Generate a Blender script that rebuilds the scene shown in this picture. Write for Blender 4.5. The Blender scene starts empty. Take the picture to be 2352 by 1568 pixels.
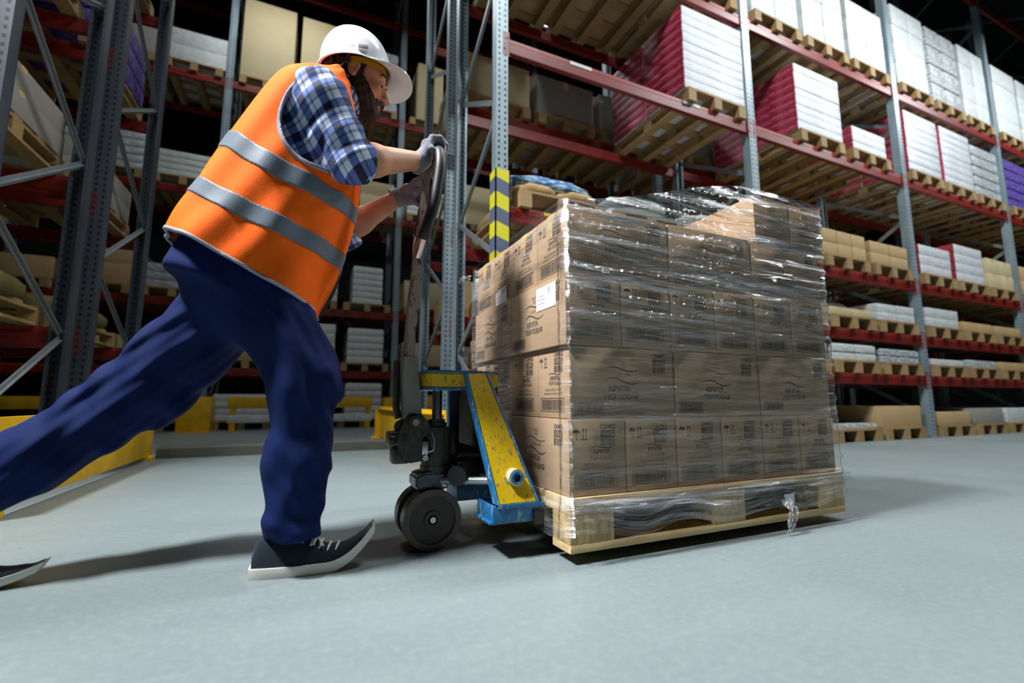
import bpy, bmesh, math, random
import numpy as np
from mathutils import Vector, Matrix, noise as mnoise
PI = math.pi
random.seed(7)
SC = bpy.context.scene
COL = SC.collection
R = math.radians

# ------------------------------------------------------------------ camera, world, lights, exposure
cam_d = bpy.data.cameras.new('camera')
cam = bpy.data.objects.new('camera', cam_d); COL.objects.link(cam)
cam.location = (0, 0, .44)
cam.rotation_euler = (R(90 + 7.4), 0, R(-24.15))
cam_d.sensor_width = 36.0
cam_d.lens = 1054 / 2352 * 36
cam_d.clip_end = 120
SC.camera = cam

world = bpy.data.worlds.new('world'); SC.world = world
world.use_nodes = True
world.node_tree.nodes['Background'].inputs[0].default_value = (.55, .68, .80, 1)
world.node_tree.nodes['Background'].inputs[1].default_value = .035

SC.view_settings.view_transform = 'Standard'
SC.view_settings.look = 'None'
SC.view_settings.exposure = 0.0
SC.view_settings.gamma = 1.0
SC.view_settings.use_curve_mapping = False
SC.cycles.max_bounces = 8
SC.cycles.transparent_max_bounces = 16
SC.cycles.caustics_reflective = False
SC.cycles.caustics_refractive = False
SC.cycles.sample_clamp_indirect = 4.0

# high bay luminaires: (x, y, z, power)
LAMPS = [(-.9, 1.3, 6.6, 60), (2.6, 1.25, 6.6, 170), (6.4, 1.1, 6.6, 250), (10.4, 1.1, 6.6, 220), (-.6, 6.9, 7.8, 60), (3.4, 6.9, 7.8, 30)]
def area_light(x, y, z, p):
    l = bpy.data.lights.new('luminaire_light', 'AREA'); l.shape = 'RECTANGLE'; l.size = 1.3; l.size_y = .45
    l.energy = p; l.color = (.93, .98, 1.0)
    o = bpy.data.objects.new('luminaire_light', l); COL.objects.link(o)
    o.location = (x, y, z - .12)
    return o

# flood lamp with a deep reflector at the left end of the aisle: the key light
FLOOD, FLOOD_AIM = Vector((-2.9, .98, 5.7)), Vector((.55, 1.40, .50))
fl_d = bpy.data.lights.new('flood_light', 'AREA'); fl_d.shape = 'RECTANGLE'; fl_d.size = .9; fl_d.size_y = .6; fl_d.energy = 185; fl_d.color = (.97, .985, 1.0); fl_d.spread = R(75)
fl_o = bpy.data.objects.new('flood_light', fl_d); COL.objects.link(fl_o); fl_o.location = FLOOD + (FLOOD_AIM - FLOOD).normalized() * .02
fl_o.rotation_euler = (FLOOD_AIM - FLOOD).to_track_quat('-Z', 'Y').to_euler()
cam_d.dof.use_dof = True; cam_d.dof.focus_distance = 1.55; cam_d.dof.aperture_fstop = 1.6

# ------------------------------------------------------------------ helpers
def srgb(r, g, b):
    f = lambda c: (c / 255 / 12.92) if c / 255 <= .04045 else ((c / 255 + .055) / 1.055) ** 2.4
    return (f(r), f(g), f(b))

class NT:
    """small node-tree helper"""
    def __init__(s, name):
        s.m = bpy.data.materials.new(name); s.m.use_nodes = True
        s.t = s.m.node_tree; s.b = s.t.nodes['Principled BSDF']; s.out = s.t.nodes['Material Output']
    def n(s, t, **k):
        nd = s.t.nodes.new(t)
        for a, v in k.items():
            if a.startswith('i_'):
                nd.inputs[a[2:].replace('_', ' ')].default_value = v
            else: setattr(nd, a, v)
        return nd
    def l(s, a, b): s.t.links.new(a, b)
    def coord(s, scale=(1, 1, 1), kind='Object', rot=(0, 0, 0)):
        c = s.n('ShaderNodeTexCoord'); m = s.n('ShaderNodeMapping')
        m.inputs['Scale'].default_value = scale; m.inputs['Rotation'].default_value = rot
        s.l(c.outputs[kind], m.inputs[0]); return m.outputs[0]
    def noise(s, vec, scale, detail=4, rough=.55):
        nd = s.n('ShaderNodeTexNoise'); nd.inputs['Scale'].default_value = scale
        nd.inputs['Detail'].default_value = detail; nd.inputs['Roughness'].default_value = rough
        if vec is not None: s.l(vec, nd.inputs['Vector'])
        return nd.outputs['Fac']
    def ramp(s, fac, stops):
        r = s.n('ShaderNodeValToRGB'); e = r.color_ramp.elements
        while len(e) < len(stops): e.new(.5)
        for k, (p, c) in enumerate(stops):
            e[k].position = p; e[k].color = (c[0], c[1], c[2], 1) if hasattr(c, '__len__') else (c, c, c, 1)
        s.l(fac, r.inputs[0]); return r.outputs[0]
    def mix(s, fac, a, b):
        x = s.n('ShaderNodeMix', data_type='RGBA')
        if hasattr(fac, 'default_value') or hasattr(fac, 'links'): s.l(fac, x.inputs[0])
        else: x.inputs[0].default_value = fac
        for v, i in ((a, 6), (b, 7)):
            if isinstance(v, tuple): x.inputs[i].default_value = (v[0], v[1], v[2], 1)
            else: s.l(v, x.inputs[i])
        return x.outputs[2]
    def math(s, op, a, b=None):
        x = s.n('ShaderNodeMath', operation=op)
        for v, i in ((a, 0), (b, 1)):
            if v is None: continue
            if isinstance(v, (int, float)): x.inputs[i].default_value = v
            else: s.l(v, x.inputs[i])
        return x.outputs[0]
    def bump(s, h, strength=.3, dist=.01):
        x = s.n('ShaderNodeBump'); x.inputs['Strength'].default_value = strength; x.inputs['Distance'].default_value = dist
        s.l(h, x.inputs['Height']); s.l(x.outputs[0], s.b.inputs['Normal'])

def M(name, col, rough=.6, metal=0.0, var=.12, vscale=9.0, bump=0.0, bscale=60.0, coat=0.0, stretch=(1, 1, 1), spec=.5):
    t = NT(name)
    v = t.coord(stretch)
    f = t.noise(v, vscale)
    lo = tuple(c * (1 - var) for c in col); hi = tuple(min(1, c * (1 + var)) for c in col)
    t.l(t.ramp(f, [(.3, lo), (.7, hi)]), t.b.inputs['Base Color'])
    t.b.inputs['Roughness'].default_value = rough; t.b.inputs['Metallic'].default_value = metal
    t.b.inputs['Coat Weight'].default_value = coat
    t.b.inputs['Specular IOR Level'].default_value = spec
    if bump: t.bump(t.noise(v, bscale), bump)
    return t.m

def paint(name, base, chip, under, amount=.58, scale=28, rough=.42, scale2=7, metal=0.0):
    """worn paint: base colour, chips of another colour, dark grime"""
    t = NT(name); v = t.coord((1, 1, 1)); vs = t.coord((2.2, 2.2, .8))
    c1 = t.noise(vs, scale, 6, .7); c2 = t.noise(v, scale2, 3)
    base_v = t.mix(t.ramp(c2, [(.35, 0), (.65, 1)]), tuple(x * .78 for x in base), base)
    a = t.mix(t.ramp(c1, [(amount, 0), (amount + .045, 1)]), base_v, chip)
    d = t.noise(vs, scale * 1.7, 5, .7)
    b = t.mix(t.ramp(d, [(amount + .05, 0), (amount + .09, 1)]), a, under)
    t.l(b, t.b.inputs['Base Color'])
    t.b.inputs['Roughness'].default_value = rough; t.b.inputs['Metallic'].default_value = metal
    t.bump(c1, .12, .004)
    return t.m

def link(name, me, parent=None, m=None, loc=None, rot=None):
    o = bpy.data.objects.new(name, me); COL.objects.link(o)
    if parent is not None: o.parent = parent
    if m is not None:
        for x in (m if isinstance(m, (list, tuple)) else [m]): me.materials.append(x)
    if loc is not None: o.location = loc
    if rot is not None: o.rotation_euler = rot
    return o

def tag(o, label=None, cat=None, group=None, kind=None):
    if label: o['label'] = label
    if cat: o['category'] = cat
    if group: o['group'] = group
    if kind: o['kind'] = kind
    return o

def empty(name, loc=(0, 0, 0)):
    o = bpy.data.objects.new(name, None); COL.objects.link(o); o.location = loc
    o.empty_display_size = .1
    return o

class MB:
    """collects shapes, builds ONE mesh"""
    def __init__(s): s.bm = bmesh.new(); s.mi = 0
    def _fin(s, vs, fs=None):
        for f in (fs if fs is not None else {f for v in vs for f in v.link_faces}): f.material_index = s.mi
        return s
    def box(s, lo, hi, bev=0.0, mat=None):
        lo, hi = Vector(lo), Vector(hi); c = (lo + hi) / 2; d = hi - lo
        mm = Matrix.Translation(c) @ Matrix.Diagonal((d.x, d.y, d.z, 1))
        if mat is not None: mm = mat @ mm
        r = bmesh.ops.create_cube(s.bm, size=1, matrix=mm)
        vs = r['verts']
        if bev:
            es = list({e for v in vs for e in v.link_edges})
            r2 = bmesh.ops.bevel(s.bm, geom=es, offset=bev, segments=2, affect='EDGES', profile=.6)
            return s._fin(None, r2['faces'] + [f for v in r2['verts'] for f in v.link_faces])
        return s._fin(vs)
    def obox(s, c, size, rot=None, bev=0.0):
        """box at centre c with a 3x3/4x4 rotation"""
        mm = Matrix.Translation(c) @ (rot.to_4x4() if rot is not None else Matrix.Identity(4))
        h = Vector(size) / 2
        return s.box(-h, h, bev, mm)
    def tube(s, p0, p1, r0, r1=None, n=16, cap=True):
        p0, p1 = Vector(p0), Vector(p1); r1 = r0 if r1 is None else r1
        d = p1 - p0; q = d.to_track_quat('Z', 'Y').to_matrix().to_4x4()
        r = bmesh.ops.create_cone(s.bm, cap_ends=cap, segments=n, radius1=r0, radius2=r1, depth=d.length, matrix=Matrix.Translation((p0 + p1) / 2) @ q)
        return s._fin(r['verts'])
    def ring(s, p0, p1, ro, ri, n=24):
        """hollow cylinder"""
        p0, p1 = Vector(p0), Vector(p1); d = (p1 - p0); q = d.to_track_quat('Z', 'Y').to_matrix()
        rows = []
        for (p, r) in ((p0, ri), (p0, ro), (p1, ro), (p1, ri)):
            rows.append([s.bm.verts.new(p + q @ Vector((r * math.cos(2 * PI * k / n), r * math.sin(2 * PI * k / n), 0))) for k in range(n)])
        fs = []
        for a in range(4):
            A, B = rows[a], rows[(a + 1) % 4]
            for k in range(n):
                fs.append(s.bm.faces.new((A[k], A[(k + 1) % n], B[(k + 1) % n], B[k])))
        return s._fin(None, fs)
    def path(s, pts, rad, n=10, cap=True, flat=1.0):
        """sweep of a round section along a polyline, radius per point"""
        pts = [Vector(p) for p in pts]
        if not hasattr(rad, '__len__'): rad = [rad] * len(pts)
        rows = []; ref = None
        for i, p in enumerate(pts):
            t = (pts[min(i + 1, len(pts) - 1)] - pts[max(i - 1, 0)]).normalized()
            if ref is None:
                ref = t.orthogonal().normalized()
            ref = (ref - t * ref.dot(t)).normalized(); bn = t.cross(ref)
            rows.append([s.bm.verts.new(p + (ref * math.cos(2 * PI * k / n) + bn * math.sin(2 * PI * k / n) * flat) * rad[i]) for k in range(n)])
        fs = []
        for A, B in zip(rows, rows[1:]):
            for k in range(n): fs.append(s.bm.faces.new((A[k], A[(k + 1) % n], B[(k + 1) % n], B[k])))
        if cap:
            fs.append(s.bm.faces.new(rows[0][::-1])); fs.append(s.bm.faces.new(rows[-1]))
        return s._fin(None, fs)
    def prism(s, pts, ext, bev=0.0):
        """polygon (3-D points) extruded by vector ext"""
        ext = Vector(ext)
        a = [s.bm.verts.new(Vector(p)) for p in pts]; b = [s.bm.verts.new(Vector(p) + ext) for p in pts]
        n = len(pts); fs = [s.bm.faces.new(a), s.bm.faces.new(b[::-1])]
        for k in range(n): fs.append(s.bm.faces.new((a[k], b[k], b[(k + 1) % n], a[(k + 1) % n])))
        if bev:
            r2 = bmesh.ops.bevel(s.bm, geom=list({e for f in fs for e in f.edges}), offset=bev, segments=2, affect='EDGES')
            return s._fin(None, r2['faces'] + [f for v in r2['verts'] for f in v.link_faces])
        return s._fin(None, fs)
    def quad(s, pts):
        return s._fin(None, [s.bm.faces.new([s.bm.verts.new(Vector(p)) for p in pts])])
    def mesh(s, name, smooth=True, angle=35):
        bmesh.ops.recalc_face_normals(s.bm, faces=s.bm.faces[:])
        me = bpy.data.meshes.new(name); s.bm.to_mesh(me); s.bm.free()
        if smooth:
            me.polygons.foreach_set('use_smooth', [True] * len(me.polygons))
            me.set_sharp_from_angle(angle=R(angle))
        return me
    def build(s, name, m=None, parent=None, smooth=True, **k):
        return link(name, s.mesh(name, smooth), parent, m, **k)

def copy_tree(o, parent=None):
    c = o.copy(); COL.objects.link(c)
    if parent is not None: c.parent = parent
    for ch in list(o.children): copy_tree(ch, c)
    return c

# ---- signed-distance modelling (bodies, cloth, gloves): sparse evaluation + surface nets
def smin(a, b, k):
    h = np.clip(.5 + .5 * (b - a) / k, 0, 1); return b * (1 - h) + a * h - k * h * (1 - h)
def smax(a, b, k): return -smin(-a, -b, k)
def cap(p, a, b, ra, rb=None):
    rb = ra if rb is None else rb
    a = np.array(a, float); b = np.array(b, float); ab = b - a
    t = np.clip(((p - a) @ ab) / (ab @ ab), 0, 1)
    return np.linalg.norm(p - a - t[:, None] * ab, axis=1) - (ra + (rb - ra) * t)
def ell(p, c, r, rot=None):
    q = p - np.array(c, float)
    if rot is not None: q = q @ rot          # rows of rot^T = local axes -> columns are axes
    r = np.array(r, float); k0 = np.linalg.norm(q / r, axis=1); k1 = np.linalg.norm(q / (r * r), axis=1)
    return k0 * (k0 - 1) / np.maximum(k1, 1e-9)
def chain(p, pts, rads, k=.004):
    d = None
    for i in range(len(pts) - 1):
        e = cap(p, pts[i], pts[i + 1], rads[i], rads[i + 1]); d = e if d is None else smin(d, e, k)
    return d

def sdf_arrays(f, lo, hi, h, margin=1.6):
    lo = np.array(lo, float); B = 8
    nb = np.ceil((np.array(hi, float) - lo) / h / B).astype(int); n = nb * B + 1
    g = np.stack(np.meshgrid(*[np.arange(k) for k in nb], indexing='ij'), -1).reshape(-1, 3)
    cd = f(lo + (g * B + B / 2) * h)
    act = np.abs(cd) < B * h * .87 * margin
    D = np.repeat(np.repeat(np.repeat(cd.reshape(nb), B, 0), B, 1), B, 2)
    D = np.pad(D, ((0, 1), (0, 1), (0, 1)), mode='edge').astype(np.float32)
    off = np.stack(np.meshgrid(*[np.arange(B + 1)] * 3, indexing='ij'), -1).reshape(-1, 3)
    ga = g[act] * B
    for s0 in range(0, len(ga), 400):
        idx = (ga[s0:s0 + 400, None, :] + off[None]).reshape(-1, 3)
        D[idx[:, 0], idx[:, 1], idx[:, 2]] = f(lo + idx * h)
    s = D < 0
    c = [s[i:n[0] - 1 + i, j:n[1] - 1 + j, k:n[2] - 1 + k] for i in (0, 1) for j in (0, 1) for k in (0, 1)]
    cnt = sum(x.astype(np.int8) for x in c)
    cells = np.argwhere((cnt > 0) & (cnt < 8))
    vid = -np.ones(tuple(n - 1), np.int64); vid[tuple(cells.T)] = np.arange(len(cells))
    acc = np.zeros((len(cells), 3)); num = np.zeros(len(cells))
    cor = np.array([(i, j, k) for i in (0, 1) for j in (0, 1) for k in (0, 1)])
    for a in range(8):
        for b in range(a + 1, 8):
            if np.abs(cor[a] - cor[b]).sum() != 1: continue
            da = D[tuple((cells + cor[a]).T)]; db = D[tuple((cells + cor[b]).T)]
            m = (da < 0) != (db < 0); t = np.where(m, da / np.where(m, da - db, 1), 0)
            acc += np.where(m[:, None], cor[a] + t[:, None] * (cor[b] - cor[a]), 0); num += m
    V = lo + (cells + acc / num[:, None]) * h
    F = []
    for ax in range(3):
        u, w = [(1, 2), (2, 0), (0, 1)][ax]
        sl = [slice(0, n[0]), slice(0, n[1]), slice(0, n[2])]; s2 = list(sl)
        sl[ax] = slice(0, n[ax] - 1); s2[ax] = slice(1, n[ax])
        A = s[tuple(sl)]; Bq = s[tuple(s2)]
        e = np.argwhere(A != Bq)
        e = e[(e[:, u] > 0) & (e[:, w] > 0) & (e[:, u] < n[u] - 1) & (e[:, w] < n[w] - 1)]
        du = np.zeros(3, int); du[u] = 1; dw = np.zeros(3, int); dw[w] = 1
        q = np.stack([vid[tuple((e - du - dw).T)], vid[tuple((e - dw).T)], vid[tuple(e.T)], vid[tuple((e - du).T)]], 1)
        fl = A[tuple(e.T)]
        q[~fl] = q[~fl][:, ::-1]
        F.append(q[(q >= 0).all(1)])
    return V, np.concatenate(F)

def sdf_mesh(name, f, lo, hi, h, m, parent, attr=None, iters=0):
    V, F = sdf_arrays(f, lo, hi, h)
    me = bpy.data.meshes.new(name)
    me.vertices.add(len(V)); me.vertices.foreach_set('co', V.astype(np.float32).ravel())
    me.loops.add(len(F) * 4); me.loops.foreach_set('vertex_index', F.astype(np.int32).ravel())
    me.polygons.add(len(F)); me.polygons.foreach_set('loop_start', np.arange(0, len(F) * 4, 4, dtype=np.int32))
    me.update(calc_edges=True); me.validate()
    me.polygons.foreach_set('use_smooth', np.ones(len(me.polygons), bool))
    if attr is not None:
        co = np.zeros(len(me.vertices) * 3, np.float32); me.vertices.foreach_get('co', co)
        a = me.attributes.new('cloth', 'FLOAT_VECTOR', 'POINT'); a.data.foreach_set('vector', attr(co.reshape(-1, 3).astype(float)).astype(np.float32).ravel())
    return link(name, me, parent, m)

# ------------------------------------------------------------------ materials
def concrete():
    t = NT('polished_concrete'); v = t.coord((1, 1, 1))
    a = t.noise(v, .55, 6, .6); b = t.noise(t.coord((.35, 2.4, 1)), 2.2, 5, .6); c = t.noise(v, 60, 3)
    col = t.mix(t.ramp(a, [(.3, 0), (.7, 1)]), srgb(106, 117, 119), srgb(128, 139, 139))
    col = t.mix(t.ramp(b, [(.35, 0), (.75, .55)]), col, srgb(92, 104, 108))
    col = t.mix(t.ramp(c, [(.45, 0), (.8, .3)]), col, srgb(144, 152, 152))
    t.l(col, t.b.inputs['Base Color'])
    t.l(t.ramp(b, [(.3, .34), (.7, .52)]), t.b.inputs['Roughness'])
    t.bump(c, .05, .003)
    return t.m
MAT = {}
MAT['floor'] = concrete()
MAT['dark_wall'] = M('dark_cladding', srgb(40, 44, 46), .8)
MAT['ceiling'] = M('roof_deck', srgb(34, 36, 38), .8)
MAT['lamp_metal'] = M('lamp_housing', srgb(120, 124, 126), .4, .6)
def emit(name, col, s):
    t = NT(name); t.b.inputs['Emission Color'].default_value = (*col, 1); t.b.inputs['Emission Strength'].default_value = s
    t.b.inputs['Base Color'].default_value = (.8, .8, .8, 1); return t.m
MAT['lamp_glow'] = emit('lamp_diffuser', (.93, .98, 1), 8)
MAT['beam'] = paint('red_beam_paint', srgb(118, 24, 16), srgb(150, 62, 46), srgb(58, 22, 18), .62, 10, .45)
MAT['beam_lip'] = paint('red_beam_lip_paint', srgb(150, 46, 34), srgb(172, 84, 66), srgb(90, 30, 20), .62, 10, .45)
def post_mat(name, ca, cb):
    t = NT(name); g = t.n('ShaderNodeTexCoord'); sx = t.n('ShaderNodeSeparateXYZ'); t.l(g.outputs['Object'], sx.inputs[0])
    zf = t.math('FRACT', t.math('MULTIPLY', sx.outputs[2], 1 / .05))
    slot = t.math('MULTIPLY', t.math('GREATER_THAN', zf, .55), t.math('LESS_THAN', t.math('ABSOLUTE', t.math('SUBTRACT', t.math('ABSOLUTE', sx.outputs[0]), .026)), .008))
    n = t.noise(t.coord((1, 1, .3)), 6)
    base = t.mix(t.ramp(n, [(.3, 0), (.7, 1)]), ca, cb)
    t.l(t.mix(slot, base, (.01, .012, .014)), t.b.inputs['Base Color'])
    t.b.inputs['Roughness'].default_value = .45; t.b.inputs['Metallic'].default_value = .25
    return t.m
MAT['post'] = post_mat('galvanised_rack_post', srgb(122, 140, 150), srgb(160, 178, 186)); MAT['post_shaded'] = post_mat('shaded_rack_post', srgb(58, 66, 76), srgb(80, 88, 96))  # second is a darker copy of the first, missing light put into its colour
MAT['brace'] = M('galvanised_brace', srgb(120, 128, 132), .5, .3)
MAT['bare_steel'] = M('bright_steel', srgb(176, 180, 184), .3, .9)
MAT['yellow_guard'] = paint('yellow_guard_paint', srgb(226, 176, 14), srgb(236, 200, 60), srgb(120, 96, 30), .64, 8, .5)
def hazard():
    t = NT('yellow_and_grey_hazard_sleeve'); g = t.n('ShaderNodeTexCoord'); sx = t.n('ShaderNodeSeparateXYZ'); t.l(g.outputs['Object'], sx.inputs[0])
    f = t.math('GREATER_THAN', t.math('FRACT', t.math('MULTIPLY', t.math('ADD', sx.outputs[2], t.math('MULTIPLY', sx.outputs[0], .35)), 1 / .235)), .5)
    t.l(t.mix(f, srgb(206, 200, 40), srgb(86, 96, 120)), t.b.inputs['Base Color']); t.b.inputs['Roughness'].default_value = .5
    return t.m
MAT['hazard'] = hazard()
def wood(name, a, b, dark):
    t = NT(name); g = t.coord((1.5, 30, 30)); oi = t.n('ShaderNodeObjectInfo')
    f = t.noise(g, 2.2, 6, .65); f2 = t.noise(t.coord(), 4, 4)
    c = t.mix(t.ramp(f, [(.3, 0), (.7, 1)]), a, b)
    c = t.mix(t.ramp(f2, [(.5, 0), (.8, .6)]), c, dark)
    c = t.mix(t.math('MULTIPLY', oi.outputs['Random'], .35), c, dark)
    t.l(c, t.b.inputs['Base Color']); t.b.inputs['Roughness'].default_value = .75; t.bump(f, .25, .002)
    return t.m
MAT['wood'] = wood('raw_pine', srgb(214, 184, 128), srgb(232, 208, 160), srgb(166, 132, 82))
MAT['wood_old'] = wood('weathered_pine', srgb(150, 122, 80), srgb(178, 150, 104), srgb(108, 84, 52))
MAT['chip_block'] = M('pressed_chip_block', srgb(190, 162, 112), .9, 0, .35, 60, .3, 120, stretch=(1, 1, .3))
def card(name, a, var=.05, rough=.75):
    t = NT(name); oi = t.n('ShaderNodeObjectInfo')
    f = t.noise(t.coord((1, 1, 14)), 18, 3); f2 = t.noise(t.coord(), 3.2, 4)
    c = t.mix(t.ramp(f, [(.3, 0), (.7, 1)]), tuple(x * (1 - var) for x in a), tuple(min(1, x * (1 + var)) for x in a))
    c = t.mix(t.ramp(f2, [(.45, 0), (.8, .35)]), c, tuple(x * .82 for x in a))
    c = t.mix(t.math('MULTIPLY', oi.outputs['Random'], .22), c, tuple(x * .75 for x in a))
    t.l(c, t.b.inputs['Base Color']); t.b.inputs['Roughness'].default_value = rough; t.bump(f, .08, .001)
    return t.m
MAT['card'] = card('tan_corrugated_board', srgb(176, 148, 118))
MAT['card_far'] = card('tan_carton_board', srgb(186, 156, 110), .08)
MAT['card_pale'] = card('pale_carton_board', srgb(196, 180, 140), .08)
MAT['card_grey'] = card('grey_carton_board', srgb(150, 146, 138), .1)
MAT['ink'] = M('carton_ink', srgb(84, 74, 66), .8, 0, .2)
MAT['paper'] = M('white_label_paper', srgb(236, 238, 242), .6, 0, .03)
MAT['tape'] = M('parcel_tape', srgb(206, 178, 130), .25, 0, .05)
def wrapped(name, a, b=None, gl=.22):
    """glossy wrapped goods, creased"""
    t = NT(name); f = t.noise(t.coord((3, 3, 16)), 3.5, 5, .6); f2 = t.noise(t.coord(), 9, 4)
    c = t.mix(t.ramp(f2, [(.35, 0), (.65, 1)]), tuple(x * .82 for x in a), a)
    if b: c = t.mix(t.ramp(f, [(.5, 0), (.56, 1)]), c, b)
    t.l(c, t.b.inputs['Base Color']); t.b.inputs['Roughness'].default_value = gl; t.bump(f, .6, .02)
    return t.m
MAT['white_pack'] = wrapped('white_film_wrapped_pack', srgb(226, 230, 236))
MAT['white_goods'] = wrapped('white_goods', srgb(214, 220, 220), None, .35)
MAT['grey_goods'] = wrapped('silver_wrapped_goods', srgb(160, 168, 172), srgb(206, 212, 214), .3)
MAT['magenta'] = wrapped('magenta_pack_end', srgb(158, 28, 56), srgb(196, 84, 108), .4)
MAT['purple'] = wrapped('purple_plastic', srgb(84, 64, 150), srgb(122, 104, 180), .4)
MAT['lilac'] = wrapped('lilac_plastic_bag', srgb(196, 186, 226), None, .35)
MAT['blue_film'] = wrapped('blue_and_white_film', srgb(22, 92, 156), srgb(170, 206, 230), .3)
MAT['sack'] = M('brown_paper_sack', srgb(168, 138, 94), .85, 0, .15, 6, .4, 20)
MAT['red_stripe'] = wrapped('crimson_pack', srgb(150, 26, 44), None, .4)
MAT['olive'] = M('olive_canvas_goods', srgb(96, 92, 44), .9, 0, .3, 5)

# ------------------------------------------------------------------ the building
def shell_box(name, lo, hi, m):
    b = MB(); b.box(lo, hi); return tag(b.build(name, m, smooth=False), kind='structure')
shell_box('floor', (-16, -9, -.2), (24, 15, 0), MAT['floor'])
shell_box('ceiling', (-16, -9, 9.6), (24, 15, 9.8), MAT['ceiling'])
shell_box('wall_back', (-16, 14.8, 0), (24, 15, 9.6), MAT['dark_wall'])
shell_box('wall_left', (-16, -9, 0), (-15.8, 14.8, 9.6), MAT['dark_wall'])
shell_box('wall_right', (23.8, -9, 0), (24, 14.8, 9.6), MAT['dark_wall'])
shell_box('wall_front', (-15.8, -9, 0), (23.8, -8.8, 9.6), MAT['dark_wall'])

NUM = ['one', 'two', 'three', 'four', 'five', 'six', 'seven', 'eight', 'nine', 'ten']
ORD = ['first', 'second', 'third', 'fourth', 'fifth', 'sixth', 'seventh', 'eighth', 'ninth', 'tenth', 'eleventh', 'twelfth']
lamp_proto = None
for i, (x, y, z, p) in enumerate(LAMPS):
    area_light(x, y, z, p)
    if lamp_proto is None:
        lamp_proto = empty('high_bay_lamp', (x, y, z))
        b = MB(); b.box((-.68, -.26, -.08), (.68, .26, .06), .02); b.box((-.7, -.28, -.1), (.7, -.25, -.06)); b.box((-.7, .25, -.1), (.7, .28, -.06)); b.build('housing', MAT['lamp_metal'], lamp_proto)
        b = MB(); b.box((-.64, -.22, -.095), (.64, .22, -.082)); b.build('diffuser', MAT['lamp_glow'], lamp_proto)
        b = MB(); b.tube((-.5, 0, .06), (-.5, 0, 3.0), .012); b.tube((.5, 0, .06), (.5, 0, 3.0), .012); b.build('hanger', MAT['lamp_metal'], lamp_proto)
        o = lamp_proto
    else:
        o = copy_tree(lamp_proto); o.location = (x, y, z)
    row = 'main aisle' if y < 4 else 'aisle between the rack rows'
    tag(o, f'{ORD[i]} grey high bay lamp hanging from the roof over the {row}', 'lamp', 'high bay lamps under the roof')

r = empty('flood_lamp', FLOOD); r.rotation_euler = fl_o.rotation_euler
b = MB(); b.box((-.5, -.34, .04), (.5, .34, .2), .03); b.box((-.5, -.34, -.12), (-.47, .34, .05)); b.box((.47, -.34, -.12), (.5, .34, .05)); b.box((-.5, -.34, -.12), (.5, -.31, .05)); b.box((-.5, .31, -.12), (.5, .34, .05)); b.build('housing', MAT['lamp_metal'], r)
b = MB(); b.box((-.47, -.31, .0), (.47, .31, .03)); b.build('reflector', MAT['lamp_metal'], r)
b = MB(); q = r.rotation_euler.to_matrix().transposed(); b.tube(q @ Vector((0, 0, .2)), q @ Vector((0, 0, 5.0)), .02); b.build('hanger', MAT['lamp_metal'], r)
tag(r, 'deep reflector flood lamp aimed at the truck from the aisle end', 'lamp')

# ------------------------------------------------------------------ pallet racking
_mesh = {}
def cached(key, fn):
    if key not in _mesh: _mesh[key] = fn()
    return _mesh[key]
def lk(name, me, parent, loc): # link a shared mesh that already has its material
    o = bpy.data.objects.new(name, me); COL.objects.link(o)
    if parent is not None: o.parent = parent
    o.location = loc
    return o
def post_mesh(h, pm='post'):
    def fn():
        b = MB()
        b.box((-.05, -.012, 0), (.05, .012, h)); b.box((-.05, .012, 0), (-.042, .075, h)); b.box((.042, .012, 0), (.05, .075, h))
        b.box((-.05, .07, 0), (-.03, .078, h)); b.box((.03, .07, 0), (.05, .078, h))
        me = b.mesh('post', False); me.materials.append(MAT[pm]); return me
    return cached(('post', h, pm), fn)
def beam_mesh(w, flip):
    def fn():
        b = MB(); s = -1 if flip else 1
        b.box((0, min(0, s * .045), -.12), (w, max(0, s * .045), -.035), .004); b.mi = 1
        b.box((0, min(0, s * .03), -.035), (w, max(0, s * .03), 0), .004)
        b.mi = 0
        me = b.mesh('beam', False); me.materials.append(MAT['beam']); me.materials.append(MAT['beam_lip']); return me
    return cached(('beam', w, flip), fn)
def conn_mesh():
    def fn():
        b = MB(); b.box((-.032, -.012, -.17), (.032, .0, .05), .003); b.tube((-.012, -.016, -.1), (-.012, -.01, -.1), .008, n=8); b.tube((.012, -.016, .0), (.012, -.01, .0), .008, n=8)
        me = b.mesh('beam_connector', False); me.materials.append(MAT['beam']); return me
    return cached('conn', fn)
def brace_mesh(w, dz):
    def fn():
        b = MB(); L = math.hypot(w, dz); a = math.atan2(dz, w)
        b.obox((0, 0, 0), (.012, L, .045), Matrix.Rotation(a, 3, 'X')); b.obox((.012, 0, 0), (.024, L, .006), Matrix.Rotation(a, 3, 'X'))
        me = b.mesh('brace', False); me.materials.append(MAT['brace']); return me
    return cached(('brace', w, dz), fn)
def foot_mesh():
    def fn():
        b = MB(); b.box((-.075, -.04, 0), (.075, .1, .008), .002); b.tube((.06, -.02, .006), (.06, -.02, .02), .01, n=6); b.tube((-.06, .08, .006), (-.06, .08, .02), .01, n=6)
        me = b.mesh('foot_plate', False); me.materials.append(MAT['brace']); return me
    return cached('foot', fn)

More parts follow.
